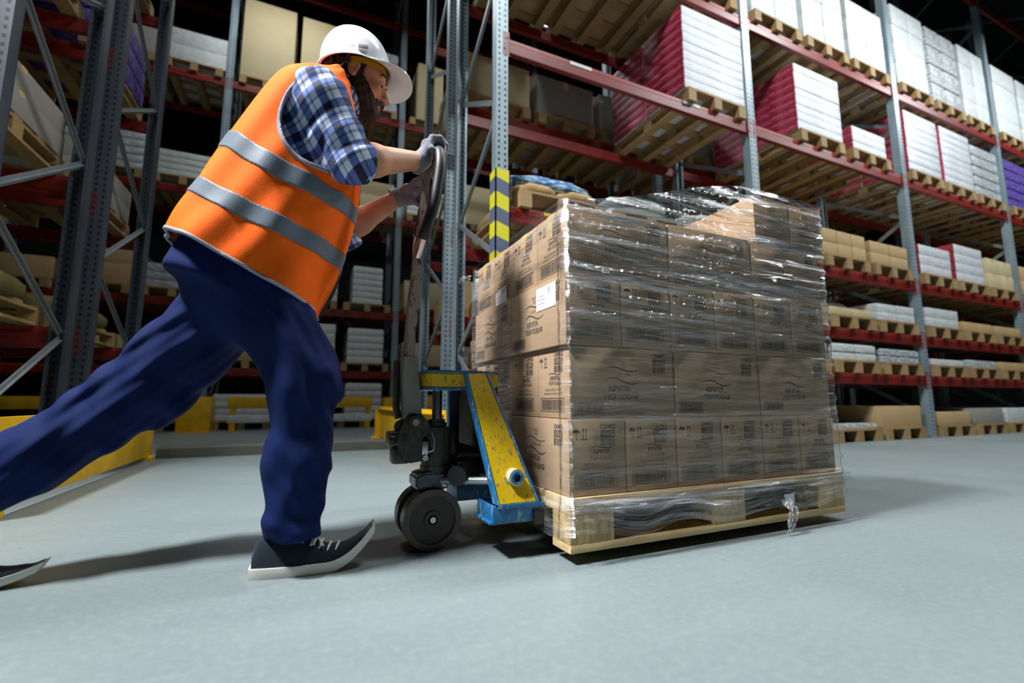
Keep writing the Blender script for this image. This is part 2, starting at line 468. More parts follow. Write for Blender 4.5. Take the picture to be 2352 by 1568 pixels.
def rack(label, posts, y0, y1, h, bays, pm='post'):
    """posts: x of the frames; bays: {index: [beam heights]}"""
    root = empty('pallet_rack', (posts[0], y0, 0)); ox = posts[0]
    tag(root, label, 'rack', 'rows of pallet racking')
    for x in posts:
        for yy, flip in ((0, False), (y1 - y0, True)):
            o = lk('post', post_mesh(h, pm), root, (x - ox, yy, .008))
            if flip: o.rotation_euler = (0, 0, PI)
            o = lk('foot_plate', foot_mesh(), root, (x - ox, yy, 0))
            if flip: o.rotation_euler = (0, 0, PI)
        w = y1 - y0 - .12; z = .25; s = 1
        while z + .62 < h:
            o = lk('brace', brace_mesh(round(w, 3), round(s * .6, 3)), root, (x - ox, (y1 - y0) / 2, z + .31)); s = -s; z += .64
    for k, lv in bays.items():
        xa, xb = posts[k] + .052, posts[k + 1] - .052; w = round(xb - xa, 3)
        for z in lv:
            for yy, flip in ((0, False), (y1 - y0, True)):
                b = lk('beam', beam_mesh(w, flip), root, (xa - ox, yy - (0 if not flip else 0), z))
                for xx in (-.02, w + .02):
                    c = lk('beam_connector', conn_mesh(), b, (xx, 0, 0))
                    if flip: c.rotation_euler = (0, 0, PI)
    return root

P1 = [1.30 + 2.87 * k for k in range(0, 5)]
L1 = [.75, 1.25, 1.94, 3.36, 4.62, 7.1]
Y1a, Y1b = 3.1, 4.2
r1 = rack('long red beamed pallet rack with hazard striped first post behind the wrapped load', P1, Y1a, Y1b, 8.6, {k: L1 for k in range(4)})
b = MB(); b.box((-.062, -.03, 0), (-.052, .085, 2.2)); b.box((.052, -.03, 0), (.062, .085, 2.2)); b.box((-.062, -.03, 0), (.062, -.02, 2.2), 0)
o = b.build('post_sleeve', MAT['hazard'], r1, False, loc=(0, 0, .009)); tag(o, 'yellow and grey hazard striped sleeve')
# yellow edge sticker and load signs on the beams
b = MB(); b.box((.35, -.004, -.03), (.75, 0, -.004)); tag(b.build('load_sticker', M('yellow_sticker', srgb(216, 190, 30), .5), r1, False, loc=(0.02, 0, 1.94)), 'yellow load sticker')
wl = M('white_sticker', srgb(206, 206, 200), .5)
for sx in (.62, 1.9):
    b = MB(); b.box((sx, -.004, -.034), (sx + .22, 0, -.004)); b.build('beam_label', wl, r1, False, loc=(.02, 0, 3.36))
P1L = [-4.44, -1.57]
L1L = [.95, 2.05, 3.3, 4.5]
r1l = rack('short grey pallet rack at the aisle end beside the big yellow guard', P1L, Y1a, Y1b, 8.6, {0: L1L}, 'post_shaded')
P1B = [1.30 + 2.87 * k for k in range(0, 5)]
r1b = rack('rear pallet rack standing back to back with the long red beamed rack', P1B, 4.5, 5.6, 8.6, {k: [1.25, 2.2, 3.7, 5.2] for k in range(4)})
r1bl = rack('rear pallet rack back to back with the short rack beside the yellow guard', P1L, 4.5, 5.6, 8.6, {0: [.95, 2.05, 3.3, 4.5]}, 'post_shaded')
P2 = [-7.1, -4.25, -1.42, 1.42, 4.27]
L2 = [.95, 2.0, 3.78, 5.72, 7.75]
r2 = rack('far pallet rack across the floor behind the worker and the pallet truck', P2, 8.3, 9.4, 9.2, {k: L2 for k in range(4)})

# ------------------------------------------------------------------ goods on the racks
def mesh_box(key, dims, mats, fn=None):
    """box goods, base centre at origin"""
    def f():
        b = MB(); w, d, h = dims; fn(b, w, d, h) if fn else b.box((-w / 2, -d / 2, 0), (w / 2, d / 2, h), min(.006, h * .1))
        me = b.mesh(key, True, 40)
        for x in mats: me.materials.append(x)
        return me
    return cached((key, dims, tuple(x.name for x in mats)), f)
def put(name, me, loc, label, cat, group, rz=0.0):
    o = lk(name, me, None, loc); o.rotation_euler = (0, 0, rz); return tag(o, label, cat, group)

def rack_pallet_parts():
    def fn(): 
        b = MB(); b.box((-.39, -.05, 0), (.39, .05, .02)); me = b.mesh('deck_board', False); me.materials.append(MAT['wood_old']); return me
    deck = cached('deckb', fn)
    def fn2():
        b = MB(); b.box((-.05, -.6, 0), (.05, .6, .02))
        for y in (-.54, 0, .54): b.box((-.05, y - .06, .02), (.05, y + .06, .1))
        b.box((-.05, -.6, .1), (.05, .6, .12)); me = b.mesh('runner', False); me.materials.append(MAT['wood_old']); return me
    return deck, cached('runner', fn2)
def rack_pallet(x, y, z, label, group, parts=True):
    """pallet 0.8 wide (x) x 1.2 deep (y) on the beams"""
    if parts:
        r = empty('wooden_pallet', (x, y, z)); deck, run = rack_pallet_parts()
        for sx in (-.345, 0, .345): lk('runner', run, r, (sx, 0, 0))
        for sy in (-.545, -.27, 0, .27, .545): lk('deck_board', deck, r, (0, sy, .12))
    else:
        def fn():
            b = MB()
            for sx in (-.345, 0, .345):
                b.box((sx - .05, -.6, 0), (sx + .05, .6, .02)); b.box((sx - .05, -.6, .1), (sx + .05, .6, .12))
                for yy in (-.54, 0, .54): b.box((sx - .05, yy - .06, .02), (sx + .05, yy + .06, .1))
            for sy in (-.545, -.27, 0, .27, .545): b.box((-.39, sy - .05, .12), (.39, sy + .05, .14))
            me = b.mesh('wooden_pallet', False); me.materials.append(MAT['wood_old']); return me
        r = lk('wooden_pallet', cached('simple_pallet', fn), None, (x, y, z))
    return tag(r, label, 'pallet', group)

def pack_shape(b, w, d, h):
    b.mi = 0; b.box((-w / 2 + .006, -d / 2, 0), (w / 2, d / 2, h), .01); b.mi = 1; b.box((-w / 2 - .004, -d / 2 + .004, .004), (-w / 2 + .05, d / 2 - .004, h - .004), .008)
def sack_shape(b, w, d, h):
    n = 14; rows = []
    import itertools
    for j in range(7):
        v = j / 6; zz = h * v
        e = math.sqrt(max(0, 1 - (2 * v - 1) ** 2)) ** .5 if 0 < v < 1 else .55
        row = []
        for k in range(n):
            a = 2 * PI * k / n; ca, sa = math.cos(a), math.sin(a)
            row.append(b.bm.verts.new((w / 2 * (.8 + .2 * e) * math.copysign(abs(ca) ** .5, ca), d / 2 * (.8 + .2 * e) * math.copysign(abs(sa) ** .5, sa), zz - .012 * (1 + math.sin(5 * a)) * (v > .7))))
        rows.append(row)
    fs = []
    for A, B in zip(rows, rows[1:]):
        for k in range(n): fs.append(b.bm.faces.new((A[k], A[(k + 1) % n], B[(k + 1) % n], B[k])))
    fs.append(b.bm.faces.new(rows[0][::-1])); fs.append(b.bm.faces.new(rows[-1])); b._fin(None, fs)
def tray_shape(b, w, d, h):
    """stack of thin trays seen as layered white goods"""
    b.box((-w / 2, -d / 2, 0), (w / 2, d / 2, h * .86), .004); b.box((-w / 2 + .012, -d / 2 + .012, h * .86), (w / 2 - .012, d / 2 - .012, h * .995), .002)
def cart_shape(b, w, d, h):
    b.box((-w / 2, -d / 2, 0), (w / 2, d / 2, h), .005); b.mi = 1
    b.box((-w / 2 - .001, -.03, h * .8), (w / 2 + .001, .03, h + .001)); b.box((-.03, -d / 2 - .001, h * .8), (.03, d / 2 + .001, h + .0008))

GOODS = {  # kind: (object name, category, adjective, materials, shape)
    'pack': ('film_wrapped_pack', 'pack', 'magenta-ended white pack', ['white_pack', 'magenta'], pack_shape),
    'pinkred': ('film_wrapped_pack', 'pack', 'crimson-banded white pack', ['white_pack', 'red_stripe'], pack_shape),
    'white': ('white_carton', 'carton', 'white carton', ['white_goods'], None),
    'tray': ('white_tray', 'tray', 'white lidded tray', ['white_goods'], tray_shape),
    'silver': ('wrapped_bundle', 'bundle', 'silver grey wrapped bundle', ['grey_goods'], tray_shape),
    'tan': ('cardboard_carton', 'carton', 'tan cardboard carton', ['card_far', 'tape'], cart_shape),
    'pale': ('cardboard_carton', 'carton', 'pale cardboard carton', ['card_pale', 'tape'], cart_shape),
    'grey': ('cardboard_carton', 'carton', 'greyish carton', ['card_grey', 'tape'], cart_shape),
    'purple': ('plastic_crate', 'crate', 'dark purple plastic crate', ['purple'], tray_shape),
    'sack': ('paper_sack', 'sack', 'brown paper sack', ['sack'], sack_shape),
    'lilac': ('plastic_bag', 'bag', 'pale lilac plastic bag', ['lilac'], sack_shape),
    'blue': ('blue_film_roll', 'film', 'blue and white folded plastic film', ['blue_film'], sack_shape),
    'olive': ('canvas_bundle', 'bundle', 'olive canvas bundle', ['olive'], sack_shape),
    'whitesack': ('white_sack', 'sack', 'white woven sack', ['white_goods'], sack_shape),
}
N_GOODS = [0]
def stack(kind, x, y, z, nx, ny, nz, dims, where, jit=.006, z_gap=.0015):
    name, cat, adj, mats, shp = GOODS[kind]; w, d, h = dims
    me = mesh_box(name + kind, dims, [MAT[m] for m in mats], shp)
    for k in range(nz):
        for i in range(nx):
            for j in range(ny):
                px = x + (i - (nx - 1) / 2) * (w + .012) + random.uniform(-jit, jit) * .5
                py = y + (j - (ny - 1) / 2) * (d + .012) + random.uniform(-jit, jit) * .5
                lab = adj
                bits = []
                if nz > 1: bits.append(('bottom' if k == 0 else 'top' if k == nz - 1 else ORD[k]) + ' layer')
                if nx > 1: bits.append('column ' + NUM[i])
                if ny > 1: bits.append(('front' if j == 0 else 'rear' if j == ny - 1 else 'middle') + ' row')
                lab = adj + (', ' + ', '.join(bits) if bits else '') + ', ' + where
                put(name, me, (px, py, z + k * (h + z_gap)), lab, cat, f'{adj}s, {where}'[:110], random.uniform(-.4, .4) * jit)
                N_GOODS[0] += 1
PT = .1415
def place(kind, x, z, dims, n, where, y=3.66, pal=True, parts=True):
    if n[1] == 2 and kind not in ('pack', 'sack', 'whitesack'): n = (n[0], 1, n[2]); dims = (dims[0], 1.12, dims[2])
    if kind == 'tray' and n[1] == 3: n = (n[0], 1, n[2]); dims = (dims[0], 1.12, dims[2])
    if pal:
        rack_pallet(x, y, z + .001, 'weathered wooden pallet, ' + where, 'wooden pallets on the racks', parts)
    stack(kind, x, y, z + (PT if pal else .002) + .001, n[0], n[1], n[2], dims, where)

def slot(posts, bay, k): return posts[bay] + .05 + .49 + k * .9     # three pallet places per bay
def where_(rack_name, levels, bay, k, z):
    lv = 'floor level' if z == 0 else 'beam ' + NUM[levels.index(z)]
    return f'bay-{NUM[bay]} {rack_name}, {lv}, place {NUM[k]}'
def W1(bay, k, z): return where_('long rack', L1, bay, k, z)
# bay 0: next to the hazard post
z = 1.94
place('sack', slot(P1, 0, 0), z, (.38, .56, .1), (2, 2, 1), W1(0, 0, z))
stack('blue', slot(P1, 0, 0) + .0, 3.5, z + PT + .118, 1, 1, 1, (.86, .6, .12), 'draped over the sacks beside the hazard striped post')
place('whitesack', slot(P1, 0, 1), z, (.7, .5, .1), (1, 2, 2), W1(0, 1, z))
place('whitesack', slot(P1, 0, 2), z, (.7, .5, .09), (1, 2, 2), W1(0, 2, z))
z = 3.36
place('pack', slot(P1, 0, 2) + .02, z, (.84, .57, .098), (1, 2, 9), W1(0, 2, z))
z = 4.62
for k in range(3): place('tan', slot(P1, 0, k), z, (.39, .57, .3), (2, 2, 2), W1(0, k, z))
for k, (kd, dm, n) in enumerate([('tan', (.39, .57, .12), (2, 2, 1)), ('tan', (.39, .57, .2), (2, 2, 1)), ('grey', (.78, .57, .22), (1, 2, 1))]): place(kd, slot(P1, 0, k), .75, dm, n, W1(0, k, .75))
for k in range(3): place('white', slot(P1, 0, k), 1.25, (.39, .57, .2), (2, 2, 1), W1(0, k, 1.25))
# bay 1
place('pack', 5.72 - .38, 3.36, (.82, .57, .1), (1, 2, 8), W1(1, 1, 3.36))
place('pack', 5.72 + .58, 3.36, (.7, .57, .1), (1, 2, 3), W1(1, 2, 3.36))
for k in range(3): place('white', slot(P1, 1, k), 4.62, (.39, .57, .29), (2, 2, 3 if k else 2), W1(1, k, 4.62))
place('tan', slot(P1, 1, 0), 1.94, (.26, .57, .15), (3, 2, 1), W1(1, 0, 1.94))
place('tan', slot(P1, 1, 1), 1.94, (.26, .57, .15), (3, 2, 2), W1(1, 1, 1.94))
place('tan', slot(P1, 1, 2), 1.94, (.39, .57, .14), (2, 2, 2), W1(1, 2, 1.94))
place('tan', slot(P1, 1, 0), 1.25, (.39, .57, .1), (2, 2, 1), W1(1, 0, 1.25))
place('pale', slot(P1, 1, 1), 1.25, (.39, .57, .09), (2, 2, 1), W1(1, 1, 1.25))
stack('lilac', slot(P1, 1, 1) - .05, 3.62, 1.25 + PT + .095, 1, 1, 1, (.9, .7, .13), 'sagging over the cartons on the second beam')
place('white', slot(P1, 1, 2), 1.25, (.39, .57, .1), (2, 2, 2), W1(1, 2, 1.25))
place('tray', slot(P1, 1, 0), .75, (.38, .38, .09), (2, 3, 2), W1(1, 0, .75))
place('tray', slot(P1, 1, 1), .75, (.38, .38, .09), (2, 3, 2), W1(1, 1, .75))
place('silver', slot(P1, 1, 2), .75, (.38, .57, .08), (2, 2, 2), W1(1, 2, .75))
place('tan', slot(P1, 1, 0), 0, (.39, .57, .12), (2, 2, 1), W1(1, 0, 0))
place('tan', slot(P1, 1, 2) - .1, 0, (.8, .57, .24), (1, 2, 1), W1(1, 2, 0))
place('silver', slot(P1, 1, 1) - .1, 0, (.38, .57, .05), (2, 2, 1), W1(1, 1, 0))
# bay 2
place('pack', slot(P1, 2, 0), 3.36, (.82, .57, .105), (1, 2, 8), W1(2, 0, 3.36))
place('pack', slot(P1, 2, 1), 3.36, (.82, .57, .105), (1, 2, 8), W1(2, 1, 3.36))
place('silver', slot(P1, 2, 2), 3.36, (.8, .57, .16), (1, 2, 5), W1(2, 2, 3.36))
for k in range(3): place('white' if k != 1 else 'silver', slot(P1, 2, k), 4.62, (.39, .57, .3), (2, 2, 4), W1(2, k, 4.62))
place('pinkred', slot(P1, 2, 0), 1.94, (.78, .57, .13), (1, 2, 3), W1(2, 0, 1.94))
place('pinkred', slot(P1, 2, 1), 1.94, (.78, .57, .13), (1, 2, 4), W1(2, 1, 1.94))
place('pale', slot(P1, 2, 2), 1.94, (.39, .57, .22), (2, 2, 2), W1(2, 2, 1.94))
place('white', slot(P1, 2, 0), 1.25, (.78, .57, .12), (1, 2, 2), W1(2, 0, 1.25))
place('tan', slot(P1, 2, 1), 1.25, (.39, .57, .12), (2, 2, 1), W1(2, 1, 1.25))
place('tan', slot(P1, 2, 2), 1.25, (.39, .57, .12), (2, 2, 1), W1(2, 2, 1.25))
place('tray', slot(P1, 2, 0), .75, (.38, .38, .08), (2, 3, 1), W1(2, 0, .75))
place('silver', slot(P1, 2, 1), .75, (.78, .57, .1), (1, 2, 1), W1(2, 1, .75))
place('tan', slot(P1, 2, 2), .75, (.39, .57, .1), (2, 2, 1), W1(2, 2, .75))
place('tan', slot(P1, 2, 0), 0, (.8, .57, .16), (1, 2, 1), W1(2, 0, 0))
place('grey', slot(P1, 2, 1), 0, (.8, .57, .2), (1, 2, 1), W1(2, 1, 0))
place('white', slot(P1, 2, 2), 0, (.8, .57, .2), (1, 2, 1), W1(2, 2, 0))
# bay 3
for z, kd, dm, n in ((1.94, 'tan', (.39, .57, .22), (2, 2, 2)), (3.36, 'purple', (.39, .57, .16), (2, 2, 5)), (4.62, 'white', (.8, .57, .3), (1, 2, 4)), (1.25, 'pale', (.8, .57, .16), (1, 2, 1)), (.75, 'silver', (.8, .57, .1), (1, 2, 1)), (0, 'white', (.8, .57, .2), (1, 2, 1))):
    for k in range(3): place(kd if k != 1 or z != 3.36 else 'silver', slot(P1, 3, k), z, dm, n, W1(3, k, z), parts=False)
# rear rack goods, seen in the gaps
def WB(bay, k, z): return where_('rear rack', [1.25, 2.2, 3.7, 5.2], bay, k, z)
for bay in range(3):
    for k in range(3):
        for z, kd, dm, n in ((3.7, 'grey', (.8, .57, .5), (1, 2, 1)), (2.2, 'tan', (.8, .57, .4), (1, 2, 1))):
            if random.random() < .85: place(kd if random.random() < .8 else 'pale', slot(P1B, bay, k), z, dm, n, WB(bay, k, z), 5.05, parts=False)
for bay in range(2):
    for k in range(3): place('tan', slot(P1B, bay, k), 1.25, (.8, .57, .3), (1, 2, 1), WB(bay, k, 1.25), 5.05, parts=False)
# short rack at the aisle end; dark goods colours stand in for dim light
def WL(row, k, z): return where_('short' + row + ' rack', L1L, 0, k, z)
for y, row in ((3.66, ''), (5.05, '-rear')):
    for k, z, kd, dm, n in ((1, 2.05, 'silver', (.78, .57, .1), (1, 2, 3)), (2, 2.05, 'grey', (.78, .57, .16), (1, 2, 2)), (2, 3.3, 'purple', (.39, .57, .2), (2, 2, 3)), (1, 3.3, 'olive', (.8, .55, .3), (1, 2, 1)),
                            (2, .95, 'olive', (.8, .56, .16), (1, 2, 1)), (1, .95, 'olive', (.8, .56, .2), (1, 2, 1)), (2, 4.5, 'olive', (.8, .56, .25), (1, 2, 2)), (1, 0, 'silver', (.8, .57, .14), (1, 2, 1))):
        place(kd, slot(P1L, 0, k), z, dm, n, WL(row, k, z), y, parts=(y < 4))
# far rack across the floor
def W2(bay, k, z): return where_('far rack', L2, bay, k, z)
FAR = [
 (2, 0, 5.72, 'pale', (.8, .57, 1.45), (1, 2, 1)), (2, 1, 5.72, 'pale', (.8, .57, 1.42), (1, 2, 1)), (2, 2, 5.72, 'silver', (.78, .57, .2), (1, 2, 6)),
 (3, 0, 5.72, 'pale', (.5, .57, 1.2), (1, 2, 1)), (3, 1, 5.72, 'pale', (.8, .57, 1.3), (1, 2, 1)), (1, 2, 5.72, 'white', (.86, .57, .27), (1, 2, 2)), (1, 1, 5.72, 'grey', (.8, .57, .5), (1, 2, 1)),
 (2, 0, 3.78, 'tan', (.39, .57, .3), (2, 2, 1)), (2, 1, 3.78, 'grey', (.8, .57, .7), (1, 2, 1)), (2, 2, 3.78, 'pale', (.8, .57, .25), (1, 2, 2)), (3, 0, 3.78, 'tray', (.78, .57, .1), (1, 2, 5)), (3, 1, 3.78, 'pale', (.8, .57, .8), (1, 2, 1)),
 (1, 2, 3.78, 'tray', (.8, .57, .1), (1, 2, 4)), (1, 1, 3.78, 'silver', (.8, .57, .12), (1, 2, 5)), (1, 0, 3.78, 'silver', (.8, .57, .12), (1, 2, 4)),
 (2, 0, 2.0, 'silver', (.8, .57, .14), (1, 2, 3)), (2, 1, 2.0, 'tray', (.8, .57, .12), (1, 2, 5)), (2, 2, 2.0, 'tray', (.5, .57, .11), (1, 2, 6)), (3, 0, 2.0, 'pale', (.8, .57, .5), (1, 2, 1)), (3, 1, 2.0, 'tan', (.8, .57, .5), (1, 2, 1)),
 (1, 2, 2.0, 'silver', (.8, .57, .12), (1, 2, 3)), (1, 1, 2.0, 'tan', (.8, .57, .3), (1, 2, 2)), (1, 0, 2.0, 'tan', (.8, .57, .3), (1, 2, 1)),
 (2, 0, .95, 'tan', (.8, .57, .24), (1, 2, 1)), (2, 1, .95, 'white', (.8, .57, .16), (1, 2, 4)), (2, 2, .95, 'tray', (.6, .57, .12), (1, 2, 5)), (3, 0, .95, 'pale', (.8, .57, .4), (1, 2, 1)), (3, 1, .95, 'white', (.8, .57, .2), (1, 2, 2)),
 (1, 2, .95, 'tan', (.8, .57, .22), (1, 2, 1)), (1, 1, .95, 'pale', (.8, .57, .3), (1, 2, 1)),
 (2, 0, 0, 'tray', (.8, .57, .1), (1, 2, 4)), (2, 1, 0, 'pale', (.8, .57, .3), (1, 2, 1)), (2, 2, 0, 'tray', (.6, .57, .12), (1, 2, 5)), (1, 2, 0, 'tan', (.8, .57, .4), (1, 2, 1)), (1, 1, 0, 'pale', (.8, .57, .3), (1, 2, 1)), (3, 0, 0, 'tan', (.8, .57, .4), (1, 2, 1)),
]
for bay, k, z, kd, dm, n in FAR: place(kd, slot(P2, bay, k), z, dm, n, W2(bay, k, z), 8.86, parts=False)

# ------------------------------------------------------------------ rack guards and kerb
def guard_plate(x, y0, y1, h, label):
    r = empty('rack_end_guard', (x, (y0 + y1) / 2, 0)); hy = (y1 - y0) / 2
    b = MB(); b.box((-.006, -hy, .03), (.006, hy, h), .003); b.box((-.05, -hy, h - .03), (-.006, hy, h - .022)); b.build('guard_panel', MAT['yellow_guard'], r)
    for s in (-1, 1):
        b = MB(); b.box((-.1, s * (hy - .05) - .05, 0), (.03, s * (hy - .05) + .05, .03), .004); b.box((-.06, s * (hy - .05) - .03, .03), (-.006, s * (hy - .05) + .03, h - .032)); b.build('guard_foot', MAT['yellow_guard'], r)
    return tag(r, label, 'guard', 'yellow rack guards')
guard_plate(-1.05, 2.35, 4.4, .38, 'big yellow steel rack end guard behind the worker\'s trailing leg')
guard_plate(.83, 2.9, 5.7, .38, 'yellow steel rack end guard seen through the pallet truck frame')
g0 = None
for i, x in enumerate(P2[1:4]):
    r = empty('post_guard', (x, 8.02, 0)) if g0 is None else copy_tree(g0)
    if g0 is None:
        g0 = r; b = MB(); b.box((-.2, -.2, 0), (.2, -.19, .5), .003); b.box((-.2, -.19, .004), (-.19, .15, .5), .003); b.box((.19, -.19, .004), (.2, .15, .5), .003); b.build('guard_panel', MAT['yellow_guard'], r)
        b = MB(); b.box((-.26, -.26, 0), (.26, -.202, .008)); b.build('guard_foot', MAT['yellow_guard'], r)
    r.location = (x, 8.02, 0); tag(r, f'yellow post guard at the foot of {ORD[i]} post of far rack', 'guard', 'yellow post guards of the far rack')
g0 = None
for i, x in enumerate((-2.84, 0, 2.85)):
    r = empty('guard_rail', (x, 7.9, 0)) if g0 is None else copy_tree(g0)
    if g0 is None:
        g0 = r; b = MB(); b.box((-1.02, -.03, .34), (1.02, .03, .5), .01); b.build('rail_bar', MAT['yellow_guard'], r)
        b = MB(); b.box((-1.02, -.025, .12), (1.02, .025, .24), .008); tag(b.build('lower_bar', MAT['white_goods'], r), 'white lower bar')
        for s in (-1, 1): b = MB(); b.box((s * .95 - .04, -.024, 0), (s * .95 + .04, .024, .36)); b.build('rail_post', MAT['yellow_guard'], r)
    r.location = (x, 7.9, 0); tag(r, f'yellow and white low guard rail before the {["second","third","fourth"][i]} bay of far rack', 'guard rail', 'low guard rails of the far rack')
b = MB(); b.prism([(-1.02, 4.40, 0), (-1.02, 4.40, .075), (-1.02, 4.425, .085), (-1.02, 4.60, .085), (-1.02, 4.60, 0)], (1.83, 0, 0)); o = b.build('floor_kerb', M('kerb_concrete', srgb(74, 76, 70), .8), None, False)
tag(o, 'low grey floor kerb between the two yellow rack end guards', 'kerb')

# ------------------------------------------------------------------ the loaded pallet
PX, PY, PZ = .675, 1.119, .03
def load_pallet():
    r = empty('loaded_pallet', (PX, PY, PZ))
    tag(r, 'raw pine pallet carried on the truck forks under the wrapped cartons', 'pallet')
    for y0, w in ((0, .1), (.35, .1), (.7, .1)):                     # bottom boards run along x
        b = MB(); b.box((0, y0, 0), (1.2, y0 + w, .022), .002); b.build('bottom_board', MAT['wood'], r)
    for y0 in (0, .35, .7):
        for x0 in (0, .5275, 1.055):
            b = MB(); b.box((x0, y0 + .001, .022), (x0 + .145, y0 + .099, .1), .003); b.build('block', MAT['chip_block'] if y0 == 0 else MAT['wood'], r)
    for x0 in (0, .5275, 1.055):                                     # cross boards run along y
        b = MB(); b.box((x0, 0, .1), (x0 + .145, .8, .122), .002); b.build('cross_board', MAT['wood'], r)
    for y0, w in ((0, .145), (.1645, .1), (.2945, .1), (.3275 + .075, .1), (.5325, .1), (.655, .145)):
        b = MB(); b.box((0, y0, .122), (1.2, y0 + w, .144), .002); b.build('deck_board', MAT['wood'], r)
    return r
load_pallet()

# print on the cartons: flat ink shapes and lettering
def text_mesh(s, size, bold=0.0):
    cu = bpy.data.curves.new('lettering', 'FONT'); cu.body = s; cu.size = size; cu.align_x = 'CENTER'; cu.align_y = 'CENTER'; cu.resolution_u = 2; cu.offset = bold
    o = bpy.data.objects.new('lettering', cu); COL.objects.link(o)
    dg = bpy.context.evaluated_depsgraph_get(); me = bpy.data.meshes.new_from_object(o.evaluated_get(dg))
    bpy.data.objects.remove(o); bpy.data.curves.remove(cu)
    return me
class Print:
    """ink on a face: x right, z up, at y = 0 looking along +y; material 0 ink, 1 board colour (letters left blank)"""
    def __init__(s): s.b = MB()
    def rect(s, x0, z0, x1, z1, y=0.0, mi=0): s.b.mi = mi; s.b.quad([(x0, y, z0), (x1, y, z0), (x1, y, z1), (x0, y, z1)])
    def frame(s, x0, z0, x1, z1, w=.002):
        s.rect(x0, z0, x1, z0 + w); s.rect(x0, z1 - w, x1, z1); s.rect(x0, z0, x0 + w, z1); s.rect(x1 - w, z0, x1, z1)
    def text(s, t, x, z, size, y=0.0, mi=0, sx=1.0, bold=0.0):
        me = text_mesh(t, size, bold); n0 = len(s.b.bm.faces)
        me.transform(Matrix.Translation((x, y, z)) @ Matrix(((sx, 0, 0, 0), (0, 0, -1, 0), (0, 1, 0, 0), (0, 0, 0, 1))))
        s.b.bm.from_mesh(me); bpy.data.meshes.remove(me)
        s.b.bm.faces.ensure_lookup_table()
        for f in s.b.bm.faces[n0:]: f.material_index = mi
    def bars(s, x0, z0, x1, z1, seed):
        rr = random.Random(seed); x = x0
        while x < x1 - .001:
            w = rr.choice((.0008, .0012, .0018)); s.rect(x, z0, min(x + w, x1), z1); x += w + rr.choice((.001, .0014, .002))
    def swoosh(s, x0, x1, z, amp=.006, th=.0032):
        n = 16; P = []
        for k in range(n + 1):
            u = k / n; P.append((x0 + (x1 - x0) * u, z + amp * math.sin(u * 2 * PI), th * math.sin(PI * u) * .5 + .0004))
        for a, b in zip(P, P[1:]): s.b.quad([(a[0], 0, a[1] - a[2]), (b[0], 0, b[1] - b[2]), (b[0], 0, b[1] + b[2]), (a[0], 0, a[1] + a[2])])
    def poly(s, pts): s.b.quad([(x, 0, z) for x, z in pts])
    def code(s, x, z, w=.05):
        s.text('120402', x, z + .026, .019, bold=.0003); s.rect(x - w / 2, z - .004, x + w / 2, z + .016); s.text('11502', x, z + .0058, .018, -.0004, 1, bold=.0004); s.bars(x - w / 2, z - .028, x + w / 2, z - .007, 5)
    def mesh(s, name):
        me = s.b.mesh(name, False); me.materials.append(MAT['ink']); me.materials.append(MAT['card']); return me
def end_print():
    p = Print()
    n = 10; cx, cz, r = -.073, .068, .0125                           # umbrella
    arc = [(cx + r * math.cos(PI * k / n), cz + r * .8 * math.sin(PI * k / n)) for k in range(n + 1)]
    p.poly(arc); p.rect(cx - .0008, cz - .018, cx + .0008, cz); p.rect(cx - .0008, cz - .019, cx + .005, cz - .0175)
    for ax in (-.05, -.04): p.rect(ax - .001, .052, ax + .001, .078); p.poly([(ax - .0035, .074), (ax + .0035, .074), (ax, .082)])
    p.rect(-.056, .048, -.034, .0505)
    p.code(.035, .058); p.text('КРУПА', .012, .012, .017, bold=.0004); p.text('ПЕРЛОВАЯ', .012, -.003, .014); p.swoosh(-.025, .05, .026, .0025, .002)
    p.text('МАССА НЕТТО 10 КГ', .0, -.022, .0095); p.text('ХРАНИТЬ В СУХОМ МЕСТЕ', .0, -.034, .0085)
    p.frame(-.078, -.088, .066, -.046); p.bars(-.07, -.083, .058, -.051, 11)
    return p.mesh('end_print')
def side_print():
    p = Print()
    p.code(.135, .058)
    p.swoosh(-.075, .055, .04); p.swoosh(-.075, .06, .004, .009, .0042)
    p.text('ГОСТ', -.01, .066, .012); p.text('6201', -.005, .054, .01); p.text('ГОСТ 5784', -.004, .022, .011)
    p.text('КРУПА', -.020, -.020, .024, bold=.0005); p.text('ПЕРЛОВАЯ', -.012, -.044, .0225, bold=.0005)
    p.frame(-.178, -.094, -.078, -.06); p.bars(-.172, -.09, -.084, -.064, 3)
    return p.mesh('side_print')
ENDP, SIDEP = end_print(), side_print()
CW, CL, CH = .194, .388, .2125
def carton_mesh(dx, dy, h):
    def fn():
        b = MB(); b.box((-dx / 2, -dy / 2, 0), (dx / 2, dy / 2, h), .0035)
        me = b.mesh('carton', True, 40); me.materials.append(MAT['card']); return me
    return cached(('carton', dx, dy, h), fn)
def tape_mesh(dx, dy):
    def fn():
        b = MB()
        if dx >= dy: b.box((-dx / 2 - .0005, -.024, -.05), (-dx / 2, .024, .0005)); b.box((-dx / 2, -.024, 0), (dx / 2, .024, .0005)); b.box((dx / 2, -.024, -.05), (dx / 2 + .0005, .024, .0005))
        else: b.box((-.024, -dy / 2 - .0005, -.05), (.024, -dy / 2, .0005)); b.box((-.024, -dy / 2, 0), (.024, dy / 2, .0005)); b.box((-.024, dy / 2, -.05), (.024, dy / 2 + .0005, .0005))
        me = b.mesh('tape', False); me.materials.append(MAT['tape']); return me
    return cached(('tape', dx, dy), fn)
RW = ['front row', 'second row', 'third row', 'rear row']
LAYER = ['bottom layer', 'second layer', 'third layer', 'fourth layer', 'topmost layer']
